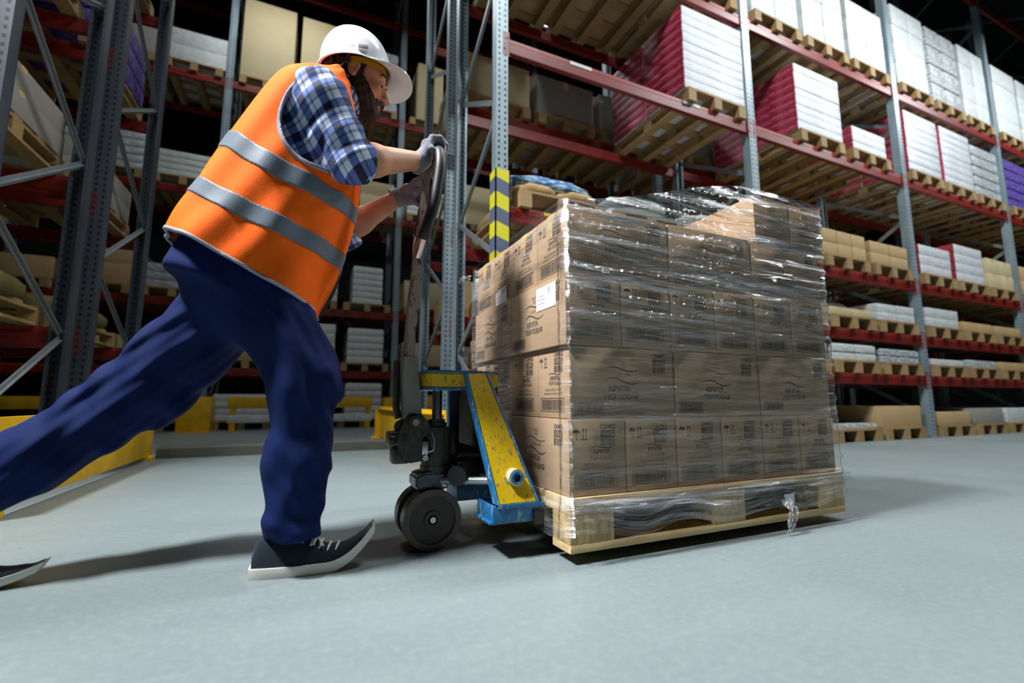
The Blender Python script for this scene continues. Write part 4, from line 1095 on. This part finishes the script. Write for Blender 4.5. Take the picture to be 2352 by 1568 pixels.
def worker():
    BASE = np.array([-.05, 1.45, 0.0])
    root = empty('person', BASE); tag(root, 'worker in white hard hat and orange vest pushing the pallet truck, mid stride', 'person')
    def body(name, f, lo, hi, h, m, attr=None, parent=root):
        o = sdf_mesh(name, f, lo, hi, h, m, parent, attr)
        o.data.transform(Matrix.Translation(Vector(-BASE))); return o
    def mb(b, name, m, parent=root):
        o = b.build(name, m, parent); o.data.transform(Matrix.Translation(Vector(-BASE))); return o
    # ---- torso frame: s up the leaning spine, u to the chest
    O = np.array([-.165, 1.49, .805]); SV = np.array([.375, 0, .927]); UV = np.array([.927, 0, -.375])
    ss = np.array([-.12, 0, .12, .24, .34, .43, .52, .58, .63, .67, .70])
    bk = np.array([-.195, -.195, -.188, -.186, -.181, -.176, -.168, -.155, -.13, -.09, -.06])
    fr = np.array([.205, .198, .193, .172, .150, .118, .072, .034, .008, -.01, -.02])
    wd = np.array([.205, .205, .200, .198, .196, .195, .188, .160, .105, .062, .04])
    fs = np.linspace(-.12, .70, 200)
    def sm(y):
        a = np.interp(fs, ss, y); k = np.ones(25) / 25; return np.convolve(np.pad(a, 12, mode='edge'), k, 'valid')
    BK, FR, WD = sm(bk), sm(fr), sm(wd)
    def frame(p):
        q = p - O; return q @ SV, q @ UV, q[:, 1]
    def torso(p, grow=0.0, cl=0.0):
        s, u, v = frame(p)
        b, f, w = np.interp(s, fs, BK), np.interp(s, fs, FR), np.interp(s, fs, WD)
        c, d = (b + f) / 2, (f - b) / 2
        if cl:
            ang = np.arctan2(v / w, (u - c) / d); lo = np.clip(1 - s / .5, 0, 1)
            fold = np.sin(ang * 5 + 6 * s + 1.5 * np.sin(9 * s)) * .5 + np.sin(ang * 12 - 12 * s + 1) * .28 + .4 * np.sin(34 * s + 30 * u + 2 * ang) * np.exp(-((u - .06) / .09) ** 2 - ((s - .2) / .13) ** 2)
            grow = grow + cl * fold * (.35 + .9 * lo)
        e = 2.35
        r = (np.abs((u - c) / d) ** e + np.abs(v / w) ** e) ** (1 / e)
        return smax(smax((r - 1) * np.minimum(d, w) * .93 - grow, s - .69 - grow, .03), -.13 - s, .01)
    # ---- joints
    SR, ER, WR = (-.002, 1.315, 1.285), (.082, 1.292, 1.11), (.306, 1.418, 1.222)
    SL, EL, WL = (.02, 1.655, 1.27), (.098, 1.69, 1.045), (.272, 1.615, 1.172)
    HR, KR, AR = (-.125, 1.41, .735), (-.002, 1.365, .50), (-.008, 1.38, .10)
    HL, KL, AL = (-.20, 1.565, .735), (-.42, 1.645, .472), (-.772, 1.57, .172)
    # ---- head frame
    HC = np.array([.096, 1.5, 1.497]); pt = R(15); sc = .95
    hf = np.array([math.cos(pt), -.0, -math.sin(pt)]); hu = np.array([math.sin(pt), 0, math.cos(pt)]); hl = np.array([0, 1.0, 0])
    yaw = R(4); hf, hl = hf * math.cos(yaw) - hl * math.sin(yaw), hl * math.cos(yaw) + hf * math.sin(yaw)
    HR3 = np.stack([hf, hl, hu], 1)
    def hloc(p): return ((p - HC) @ HR3) / sc
    def hw(x, y, z): return tuple(HC + HR3 @ (np.array([x, y, z]) * sc))
    def skull(q, g=0.0):
        ay = np.abs(q[:, 1]); m = np.stack([q[:, 0], ay, q[:, 2]], 1)
        d = ell(q, (-.012, 0, .045), (.100 + g, .077 + g, .098 + g))
        d = smin(d, ell(q, (.042, 0, -.015), (.056 + g, .061 + g, .088 + g)), .03)
        d = smin(d, ell(q, (.044, 0, -.074), (.050 + g, .050 + g, .040 + g)), .025)
        d = smin(d, ell(m, (.012, .045, -.06), (.03 + g, .016 + g, .034 + g)), .02)
        d = smin(d, ell(q, (.083, 0, -.096), (.023 + g, .026 + g, .021 + g)), .02)
        return d, m
    def head(p):
        q = hloc(p); d, m = skull(q)
        d = smin(d, ell(m, (.074, .040, -.02), (.022, .022, .02)), .02)
        d = smin(d, ell(m, (.088, .028, .030), (.013, .026, .009)), .012)
        d = smax(d, -ell(m, (.108, .034, .008), (.022, .017, .012)), .010)
        d = smin(d, cap(q, (.092, 0, .024), (.117, 0, -.020), .0085, .0105), .012)
        d = smin(d, ell(q, (.121, 0, -.023), (.0125, .0115, .0105)), .006)
        d = smin(d, ell(m, (.108, .0125, -.027), (.012, .008, .008)), .006)
        d = smax(d, -ell(m, (.112, .007, -.0365), (.007, .004, .004)), .003)
        d = smin(d, ell(q, (.099, 0, -.0565), (.010, .024, .0065)), .006)
        d = smin(d, ell(q, (.098, 0, -.0685), (.0105, .021, .007)), .006)
        d = smax(d, -ell(q, (.110, 0, -.0625), (.010, .020, .0016)), .003)
        ear = ell(m, (-.004, .079, .000), (.019, .0095, .034)); ear = smax(ear, -ell(m, (.002, .091, .002), (.011, .010, .022)), .006); ear = smin(ear, ell(m, (.003, .080, -.026), (.009, .007, .010)), .006)
        d = smin(d, ear, .006)
        return d * sc
    def neck(p): return cap(p, hw(-.03, 0, -.05), (.012, 1.49, 1.385), .056, .066)
    def arms(p, g=0.0, gu=0.0):
        d = None
        for S_, E_, W_ in ((SR, ER, WR), (SL, EL, WL)):
            fm = tuple(np.array(E_) * .72 + np.array(W_) * .28)
            a = smin(cap(p, S_, E_, .062 + gu, .047 + gu), smin(cap(p, E_, fm, .045 + g, .0455 + g), cap(p, fm, W_, .0455 + g, .0275 + g), .02), .02)
            d = a if d is None else np.minimum(d, a)
        return d
    def full_body(p):
        d = smin(head(p), neck(p), .02)
        d = smin(d, smax(torso(p, -.03), -.04 - frame(p)[0], .04), .03)
        d = smin(d, arms(p), .02)
        for (a, b, c) in ((HR, KR, (-.012, 1.38, .15)), (HL, KL, tuple(np.array(AL) + .06 * np.array([.55, .12, .8])))):
            d = smin(d, smin(cap(p, a, b, .08, .052), cap(p, b, c, .052, .034), .02), .03)
        for W_, H_ in ((WR, (.328, 1.424, 1.245)), (WL, (.300, 1.592, 1.20))): d = smin(d, cap(p, W_, H_, .024, .021), .015)
        return d
    body('body', full_body, (-.8, 1.2, .05), (.42, 1.78, 1.70), .0042, MAT['skin'])
    # ---- face details
    def eyeball(p):
        q = hloc(p); m = np.stack([q[:, 0], np.abs(q[:, 1]), q[:, 2]], 1); return ell(m, (.082, .0315, .008), (.0125, .0125, .0105)) * sc
    lo, hi = HC - .16, HC + .16
    body('eye', eyeball, lo, hi, .0026, MAT['eye'])
    def pupil(p):
        q = hloc(p); m = np.stack([q[:, 0], np.abs(q[:, 1]), q[:, 2]], 1); return ell(m, (.0925, .033, .0055), (.004, .0055, .0055)) * sc
    body('pupil', pupil, lo, hi, .0018, MAT['harness'])
    def lids(p):
        q = hloc(p); m = np.stack([q[:, 0], np.abs(q[:, 1]), q[:, 2]], 1); up_ = smax(ell(m, (.0820, .0315, .0085), (.0145, .0145, .0125)), .0085 + .2 * (m[:, 0] - .09) - m[:, 2], .002)
        lo_ = smax(ell(m, (.0815, .0315, .0080), (.0142, .0142, .0118)), m[:, 2] - .0035, .002)
        return np.minimum(up_, lo_) * sc
    body('eyelid', lids, lo, hi, .0022, MAT['skin'])
    def brows(p):
        q = hloc(p); m = np.stack([q[:, 0], np.abs(q[:, 1]), q[:, 2]], 1)
        return smin(cap(m, (.101, .014, .034), (.094, .040, .040), .0052, .0045), cap(m, (.094, .040, .040), (.080, .055, .034), .0045, .002), .004) * sc
    body('eyebrow', brows, lo, hi, .0024, MAT['hair'])
    def beard(p):
        q = hloc(p); d, m = skull(q, .0055)
        d = d - .0022 * np.sin(q[:, 0] * 260 + 40 * m[:, 1]) * np.sin(q[:, 2] * 170 + 60 * q[:, 0])
        line = m[:, 2] - (.006 - .80 * (m[:, 0] - .015))                      # sideburn to mouth corner
        line = smin(line, np.maximum(ell(q, (.094, 0, -.0475), (.026, .034, .0088)), -1), .004)
        reg = smax(line, .006 - m[:, 0] - .4 * np.minimum(0, m[:, 2] + .05) * 0, .008)
        reg = smax(reg, -.125 - m[:, 2], .005)
        reg = smax(reg, -ell(q, (.105, 0, -.0625), (.022, .019, .0085)), .004)
        mo = smin(cap(m, (.1135, .003, -.0455), (.100, .026, -.056), .0062, .0052), cap(m, (.100, .026, -.056), (.090, .036, -.072), .0052, .004), .004)
        return smin(smax(d, reg, .006), mo - .001 * np.sin(m[:, 1] * 900), .004) * sc
    body('beard', beard, lo, hi, .0026, MAT['beard'])
    def hair(p):
        q = hloc(p); d, m = skull(q, .0045)
        d = d - .0016 * np.sin(q[:, 2] * 240 + 50 * q[:, 0])
        reg = np.minimum(m[:, 0] - (.030 - .35 * np.maximum(0, .01 - m[:, 2])), 9)
        reg = smax(reg, -.062 - .25 * m[:, 0] - m[:, 2], .008)
        side = smax(smax(m[:, 0] - .03, .008 - m[:, 0], .003), -.022 - m[:, 2], .003)
        reg = smin(smax(reg, m[:, 0] - .01 - 9 * np.maximum(0, m[:, 2] - .02), .004), side, .004)
        reg = smax(reg, -ell(m, (-.003, .08, .0), (.022, .02, .037)), .003)
        return smax(d, reg, .005) * sc
    body('hair', hair, lo, hi, .0026, MAT['hair'])
    def lips(p):
        q = hloc(p); u = ell(q, (.1005, 0, -.0568), (.0098, .0225, .0052)); l = ell(q, (.0995, 0, -.0682), (.0102, .0195, .0062))
        return smax(smin(u, l, .002), -ell(q, (.110, 0, -.0625), (.010, .020, .0014)), .002) * sc
    body('lips', lips, lo, hi, .0022, MAT['lip'])
    # ---- trousers
    def trousers(p):
        s, u, v = frame(p)
        pel = smin(ell(p, (-.155, 1.49, .80), (.168, .172, .20)), smax(torso(p, -.012), np.maximum(s - .1, -.09 - s), .02), .03)
        def leg(a, b, c, rr):
            a, b, c = np.array(a), np.array(b), np.array(c); m2 = (b + c) / 2
            return smin(smin(cap(p, a, b, rr[0], rr[1]), cap(p, b, m2, rr[1], rr[2]), .04), cap(p, m2, c, rr[2], rr[3]), .03)
        wa = np.sin(7 * p[:, 0] + 5 * p[:, 2] + 2) + np.sin(9 * p[:, 2] - 6 * p[:, 1])
        fold = .0036 * (np.sin(30 * p[:, 2] - 46 * p[:, 0] + 14 * p[:, 1] + 2.2 * wa) + .7 * np.sin(22 * p[:, 2] + 52 * p[:, 0] - 20 * p[:, 1] + 1.8 * wa + 1.3)) * (1 + .5 * wa * .5)
        vert = .0045 * np.sin(70 * p[:, 0] + 40 * p[:, 1] + 6 * p[:, 2])
        knee = np.exp(-((p[:, 2] - .50) / .16) ** 2); hem = np.exp(-((p[:, 2] - .12) / .08) ** 2)
        rl = leg(HR, KR, (-.012, 1.38, .07), (.122, .084, .080, .068)) - fold * (.5 + .9 * knee + .5 * hem) - vert * .5 - .003 * np.sin(75 * (p @ np.array([.5, .2, .84])) + 2 * wa) * (.3 + knee + hem) - .0014 * np.sin(170 * (p @ np.array([.8, .3, .5])) + 3 * wa)
        rl = smax(rl, .088 + .1 * (p[:, 0] - .0) * 0 - p[:, 2], .006)
        aL, kL = np.array(AL), np.array(KL); dL = (aL - kL) / np.linalg.norm(aL - kL)
        end = aL + dL * .05
        ll = leg(HL, KL, end + dL * .02, (.122, .102, .082, .062)) - fold * (.7 + .5 * knee) - .0036 * np.sin(88 * (p @ np.array([.68, .25, -.66])) + 9 * (p @ np.array([.64, 0, .74])) + 1.5 * wa) - .0016 * np.sin(190 * (p @ np.array([.60, .3, -.72])) + 14 * p[:, 0])
        ll = smax(ll, (p - end) @ dL, .006)
        d = smin(smin(pel, rl, .045), ll, .045)
        # hollow the hems
        d = smax(d, -smax(cap(p, (-.012, 1.38, .05), (-.012, 1.38, .14), .058), p[:, 2] - .13, .005), .004)
        return smax(d, s - .12, .01)
    tr = body('trousers', trousers, (-.86, 1.2, .06), (.16, 1.82, .98), .0046, MAT['navy'])
    # trouser details: thigh seam and hem stitching lines
    # ---- shirt
    def sleeve_end(p, E_, W_, t0):
        a, b = np.array(E_), np.array(W_); d = (b - a) / np.linalg.norm(b - a); return (p - (a + d * t0)) @ d
    def shirt(p):
        s, u, v = frame(p)
        d = smax(torso(p, -.005), .06 - s, .01)
        d = smax(d, s - .665, .01)
        fold = .0045 * np.sin(62 * (p @ np.array([.35, .2, -.9])) + 10 * p[:, 0]) + .003 * np.sin(110 * (p @ np.array([.6, -.3, -.7])) + 2)
        for S_, E_, W_, t0 in ((SR, ER, WR, .045), (SL, EL, WL, .03)):
            fm = tuple(np.array(E_) * .8 + np.array(W_) * .2)
            a = smin(cap(p, S_, E_, .082, .063), cap(p, E_, fm, .060, .060), .03) - fold
            e = sleeve_end(p, E_, W_, t0)
            cuff = np.maximum(cap(p, E_, fm, .066, .064) - .0025 * np.sin(e * 420), np.abs(e + .02) - .02)
            a = smax(smin(a, cuff, .006), e, .005)
            a = smax(a, -smax(cap(p, E_, W_, .052, .045), -(e + .03), .004), .004)
            d = smin(d, a, .03)
        # collar
        nb, nt = np.array([.028, 1.49, 1.40]), np.array(hw(-.02, 0, -.085)); ax = (nt - nb) / np.linalg.norm(nt - nb)
        h = (p - nb) @ ax; rad = np.linalg.norm((p - nb) - h[:, None] * ax, axis=1)
        col = np.maximum(np.abs(rad - (.077 + .012 * np.clip(.03 - h, -1, 1) * 10 * 0 + .25 * np.maximum(0, .02 - h))) - .005, np.abs(h - .012) - .032)
        return smin(d, col, .008)
    def shirt_uv(c):
        s, u, v = frame(c); out = np.stack([s, np.arctan2(v, u) * .17, 0 * s], 1)
        for S_, E_, W_ in ((SR, ER, WR), (SL, EL, WL)):
            S_, E_ = np.array(S_), np.array(E_); ax = (E_ - S_) / np.linalg.norm(E_ - S_); h = (c - S_) @ ax; q = c - S_ - h[:, None] * ax
            e1 = np.cross(ax, [0, 1, 0]); e1 /= np.linalg.norm(e1); e2 = np.cross(ax, e1)
            rad = np.linalg.norm(q, axis=1); m = (rad < .26) & ((c[:, 1] - 1.49) * np.sign(S_[1] - 1.49) > .09)
            out[m] = np.stack([h + .25 * (q @ e1), q @ e1 + .35 * (q @ e2), 0 * h], 1)[m]
        return out
    body('shirt', shirt, (-.40, 1.18, .76), (.26, 1.80, 1.52), .0042, MAT['plaid'], shirt_uv)
    # ---- hi-vis vest
    def armhole(p):
        s, u, v = frame(p)
        return (np.sqrt(((s - .45) / .155) ** 2 + ((u - .022) / .118) ** 2 + ((np.abs(v) - .22) / .16) ** 2) - 1) * .11
    def hemline(p):
        s, u, v = frame(p); return -.004 - .10 * (u + .19) + .004 * np.sin(9 * u + 6 * v) - s
    def vest_cuts(p):
        s, u, v = frame(p)
        c = smax(hemline(p), -armhole(p), .004)
        nk = np.sqrt(((s - .70) / .10) ** 2 + ((u + .015) / .085) ** 2 + (v / .092) ** 2) - 1
        c = smax(c, -nk * .085, .004)
        slit = np.maximum(np.abs(v + .0) - .005 - .40 * np.maximum(0, s - .42), -u)        # front opening, a V at the neck
        return np.maximum(c, -slit)
    G, CLF = .016, .0105
    def vest(p): return np.maximum(np.abs(torso(p, G, CLF)) - .0035, vest_cuts(p))
    vlo, vhi = (-.42, 1.24, .62), (.20, 1.74, 1.50)
    v_ = body('safety_vest', vest, vlo, vhi, .0036, MAT['hivis'])
    def band(c0, k, hw_, f2=0):
        def f(p):
            s, u, v = frame(p); c = c0 + k * u * u
            return np.maximum(np.maximum(np.abs(torso(p, G + .0012, CLF)) - .0050, np.abs(s - c) - hw_), vest_cuts(p))
        return f
    body('reflective_strip', band(.243, 1.3, .0265), vlo, (.20, 1.74, 1.25), .0029, MAT['reflect'], parent=v_).location = (0, 0, 0)
    body('reflective_strip', band(.105, .65, .0245), vlo, (.20, 1.74, 1.1), .0029, MAT['reflect'], parent=v_)
    def pipe(p):
        s, u, v = frame(p)
        e = np.minimum(np.abs(hemline(p)), np.abs(armhole(p))) - .0055
        return np.maximum(np.maximum(np.abs(torso(p, G + .0005, CLF)) - .0052, e), vest_cuts(p) - .003)
    body('edge_piping', pipe, vlo, vhi, .0029, MAT['piping'], parent=v_)
    def zipper(p):
        s, u, v = frame(p)
        e = np.maximum(np.abs(np.abs(v) - .0085) - .004, -u)
        return np.maximum(np.maximum(np.abs(torso(p, G + .001, CLF)) - .0055, e), np.maximum(vest_cuts(p), s - .46))
    body('zipper', zipper, vlo, vhi, .0036, MAT['harness'], parent=v_)
    # ---- gloves: each finger its own chain wrapped round the bar
    def glove(name, C, axis, palm, over, Rb, W_, thumb_side, spread=.0205):
        C = np.array(C); ax = np.array(axis, float); ax /= np.linalg.norm(ax)
        pv = np.array(palm, float); pv -= ax * (pv @ ax); pv /= np.linalg.norm(pv)
        ov = np.cross(ax, pv); ov *= np.sign(ov @ np.array(over, float))
        def at(off, deg, r): return C + ax * off + (pv * math.cos(R(deg)) + ov * math.sin(R(deg))) * r
        fingers = []
        lens = [(.92, 0), (1.0, 6), (.97, 4), (.8, -8)]
        for i in range(4):
            off = (1.5 - i) * spread * thumb_side; L, dk = lens[i]; r0 = .0102 if i < 3 else .0088
            pts = [at(off, 28 + dk * .5, Rb + .016), at(off, 78 * L + dk, Rb + .0165), at(off * .96, 138 * L + dk, Rb + .0105), at(off * .92, 196 * L + dk, Rb + .0092)]
            fingers.append((pts, [r0 * 1.12, r0 * 1.08, r0, r0 * .86]))
        W_ = np.array(W_)
        kn = [f[0][0] for f in fingers]
        heel = [W_ + ax * (s * .014) for s in (1, -1)]
        th = [at(1.2 * spread * thumb_side, -18, Rb + .022), at(2.05 * spread * thumb_side, -62, Rb + .016), at(2.0 * spread * thumb_side, -112, Rb + .011), at(1.7 * spread * thumb_side, -150, Rb + .010)]
        def f(p):
            d = None
            for pts, rr in fingers:
                e = chain(p, pts, rr, .003); d = e if d is None else np.minimum(d, e)
            pal = None
            for k in range(4):
                w0 = heel[0] * (1 - k / 3) + heel[1] * (k / 3) if thumb_side > 0 else heel[1] * (1 - k / 3) + heel[0] * (k / 3)
                e = cap(p, w0, kn[k], .0185, .0128); pal = e if pal is None else smin(pal, e, .012)
            e = cap(p, at(.0, -12, Rb + .014), at(.0, 25, Rb + .012), .016, .014); pal = smin(pal, e, .014)
            d = smin(d, pal, .006)
            d = smin(d, smin(cap(p, W_ * .5 + th[0] * .5, th[0], .016, .0145), chain(p, th, [.0145, .0125, .0112, .0098], .003), .008), .006)
            dv = (W_ - C) / np.linalg.norm(W_ - C); a0 = W_ + dv * .03
            cuff = np.maximum(cap(p, W_ - dv * .01, a0, .0305, .034) , (p - a0) @ dv); cuff = cuff - .0012 * np.sin(((p - W_) @ dv) * 500)
            return smin(d, cuff, .012)
        o = body(name, f, C - .12, C + .12, .0024, MAT['glove'])
        return o
    gr = glove('glove', (.3635, JY - .030, 1.277), (0, 1, -.07), (-.8, 0, .38), (.5, 0, .9), .019, WR, -1, .0192)
    gl = glove('glove', (.357, JY + .093, 1.18), (.12, .03, 1), (-.95, .12, 0), (.2, 1, 0), .019, WL, 1)
    # ---- hard hat
    tilt = R(4); af = np.array([math.cos(tilt), 0, math.sin(tilt)]); au = np.array([-math.sin(tilt), 0, math.cos(tilt)]); al = np.array([0, 1.0, 0])
    HHC = np.array([.100, 1.5, 1.535])
    def hp(x, y, z): return HHC + af * x + al * y + au * z
    def dome(nth, rows):
        bm = bmesh.new(); prev = None; first = None
        for row in rows:
            cur = [bm.verts.new(hp(*row(2 * PI * k / nth))) for k in range(nth)]
            if prev is not None:
                for k in range(nth): bm.faces.new((prev[k], prev[(k + 1) % nth], cur[(k + 1) % nth], cur[k]))
            else: first = cur
            prev = cur
        return bm, first, prev
    a_, b_, c_ = .114, .096, .142
    def vis(th): 
        c = math.cos(th); k = min(1, max(0, (c - .15) / .75)); return .009 + .062 * k * k * (3 - 2 * k)
    def outer(t):
        def row(th):
            k = math.sin(t) ** .82; ridge = .004 * math.exp(-(math.sin(th) * a_ * k / .016) ** 2) * (1 if t < 1.45 else 0)
            return ((a_) * k * math.cos(th), b_ * k * math.sin(th), c_ * math.cos(t) ** .94 + ridge)
        return row
    def brim(o, z, ins=0.0):
        def row(th):
            e = vis(th) * o; c = max(0, math.cos(th)); return ((a_ + e - ins) * math.cos(th), (b_ + e * .75 - ins) * math.sin(th), z - .022 * o * c ** 1.3)
        return row
    def inner(t):
        def row(th):
            k = math.sin(t) ** .82; return ((a_ - .004) * k * math.cos(th), (b_ - .004) * k * math.sin(th), (c_ - .004) * math.cos(t) ** .94)
        return row
    rows = [outer(.03 + (PI / 2 - .03) * k / 16) for k in range(17)] + [brim(.35, -.004), brim(.7, -.006), brim(1.0, -.009), brim(1.0, -.013), brim(.6, -.0105), brim(.1, -.008, .003)] + [inner(PI / 2 - (PI / 2 - .03) * k / 12) for k in range(13)]
    bm, f0, l0 = dome(72, rows); bm.faces.new(f0); bm.faces.new(l0[::-1])
    bb = MB(); bb.bm.free(); bb.bm = bm; hat = mb(bb, 'hard_hat', MAT['helmet'])
    def hmb(b, name, m): return mb(b, name, m, hat)
    b = MB()
    for s in (-1, 1):
        c = Vector(hp(.012, s * (b_ + .001), .02)); b.obox(c, (.034, .014, .022), Matrix(((af[0], 0, au[0]), (0, 1, 0), (af[2], 0, au[2]))), .004)
    hmb(b, 'accessory_slot', MAT['helmet'])
    b = MB(); pts = [hp(.098 * math.cos(t), .083 * math.sin(t), -.016 + .012 * math.cos(t)) for t in np.linspace(-2.1, 2.1, 40)]
    rows_ = []
    for p in pts:
        p = Vector(p); rows_.append((p - Vector(au) * .011, p + Vector(au) * .011))
    fsl = []
    vv = [(b.bm.verts.new(x), b.bm.verts.new(y)) for x, y in rows_]
    for A, B in zip(vv, vv[1:]): fsl.append(b.bm.faces.new((A[0], B[0], B[1], A[1])))
    r_ = bmesh.ops.solidify(b.bm, geom=fsl, thickness=.003); hmb(b, 'headband', MAT['band'])
    b = MB(); b.path([hp(.096 * math.cos(t), .084 * math.sin(t), -.018 - .03 * (abs(t - PI) < 1.05) * (1 - ((t - PI) / 1.05) ** 2)) for t in np.linspace(PI - 1.15, PI + 1.15, 26)], .006, 8, flat=2.0)
    for s in (-1, 1):
        for ang in (1.9, 2.5): b.path([hp(.098 * math.cos(ang), s * .085 * math.sin(ang), -.03), hp(.102 * math.cos(ang), s * .088 * math.sin(ang), .0), hp(.08 * math.cos(ang), s * .07 * math.sin(ang), .07)], .005, 8, flat=1.6)
    hmb(b, 'harness', MAT['harness'])
    b = MB(); b.path([hp(-.03, -.083, -.01), hp(-.052, -.079, -.045), hp(-.07, -.06, -.06)], .003, 6); b.path([hp(-.03, .083, -.01), hp(-.052, .079, -.045), hp(-.07, .06, -.06)], .003, 6); hmb(b, 'chin_strap', MAT['harness'])
    # ---- canvas shoes
    def shoe():
        L = .300; n = 40
        def zc(t): return .085 * max(0, (t - .60) / .40) ** 1.9
        def wdt(t): return .044 * (math.sin(PI * min(1, max(0, .06 + .9 * t))) ** .38) * (.86 + .2 * t if t < .7 else 1.0)
        def sole(b, z0, z1, grow):
            rows = []
            for k in range(n + 1):
                t = k / n; x = -.105 + L * t; w = wdt(t) + grow; z = zc(t)
                rows.append([b.bm.verts.new(v) for v in ((x, -w * .94, z + z0), (x, w * .94, z + z0), (x, w, z + (z0 + z1) / 2), (x, w * .98, z + z1), (x, -w * .98, z + z1), (x, -w, z + (z0 + z1) / 2))])
            fs = []
            for A, B in zip(rows, rows[1:]):
                for q in range(6): fs.append(b.bm.faces.new((A[q], A[(q + 1) % 6], B[(q + 1) % 6], B[q])))
            fs += [b.bm.faces.new(rows[0][::-1]), b.bm.faces.new(rows[-1])]; b._fin(None, fs)
        def hgt(t): return float(np.interp(t, [0, .03, .10, .28, .42, .60, .78, .90, 1.0], [.06, .085, .10, .105, .092, .066, .047, .034, .012]))
        bu = MB(); rows = []
        for k in range(n + 1):
            t = k / n; x = -.100 + (L - .012) * t; w = wdt(t) * .95; z = zc(t); h = hgt(t); row = []
            for q in range(15):
                a = PI * q / 14; ww = w * (1 - .34 * math.sin(a) ** 2 * min(1, h / .09)); row.append(bu.bm.verts.new((x, ww * math.cos(a) * (1 if abs(math.cos(a)) > .01 else 0), z + .020 + (h - .02) * math.sin(a) ** .72)))
            rows.append(row)
        fs = []
        for A, B in zip(rows, rows[1:]):
            for q in range(14): fs.append(bu.bm.faces.new((A[q], A[q + 1], B[q + 1], B[q])))
            fs.append(bu.bm.faces.new((A[14], A[0], B[0], B[14])))
        fs += [bu.bm.faces.new(rows[0][::-1]), bu.bm.faces.new(rows[-1])]; bu._fin(None, fs)
        bs = MB(); sole(bs, 0, .026, .003)
        bt = MB()
        for k in range(9):   # toe cap of rubber
            pass
        bl_ = MB()
        for k in range(5):
            t = .42 + .07 * k; x = -.1 + .288 * t; z = zc(t) + hgt(t) + .001
            bl_.path([(x - .006, -.026, z - .014), (x, -.012, z - .001), (x + .004, 0, z + .002), (x, .012, z - .001), (x - .006, .026, z - .014)], .0032, 6)
        bl_.path([(.022, 0, .094), (.035, -.02, .10), (.048, -.034, .088), (.042, -.026, .07)], .0025, 6); bl_.path([(.022, 0, .094), (.04, .018, .098), (.05, .03, .08)], .0025, 6); bl_.path([(.022, 0, .096), (.05, -.012, .09), (.066, -.03, .066)], .0025, 6)
        return bu, bs, bl_
    bu, bs, bl_ = shoe(); mu, ms, ml = bu.mesh('shoe'), bs.mesh('sole'), bl_.mesh('laces')
    mu.materials.append(MAT['canvas']); ms.materials.append(MAT['rubber']); ml.materials.append(MAT['rubber'])
    for loc, rot in (((0.0, 1.38, 0), (0, 0, R(-2))), ((-.785, 1.555, .052), (0, R(30), R(3)))):
        o = lk('shoe', mu, root, tuple(np.array(loc) - BASE)); o.rotation_euler = rot
        lk('sole', ms, o, (0, 0, 0)); lk('laces', ml, o, (0, 0, 0))
    return root
worker()
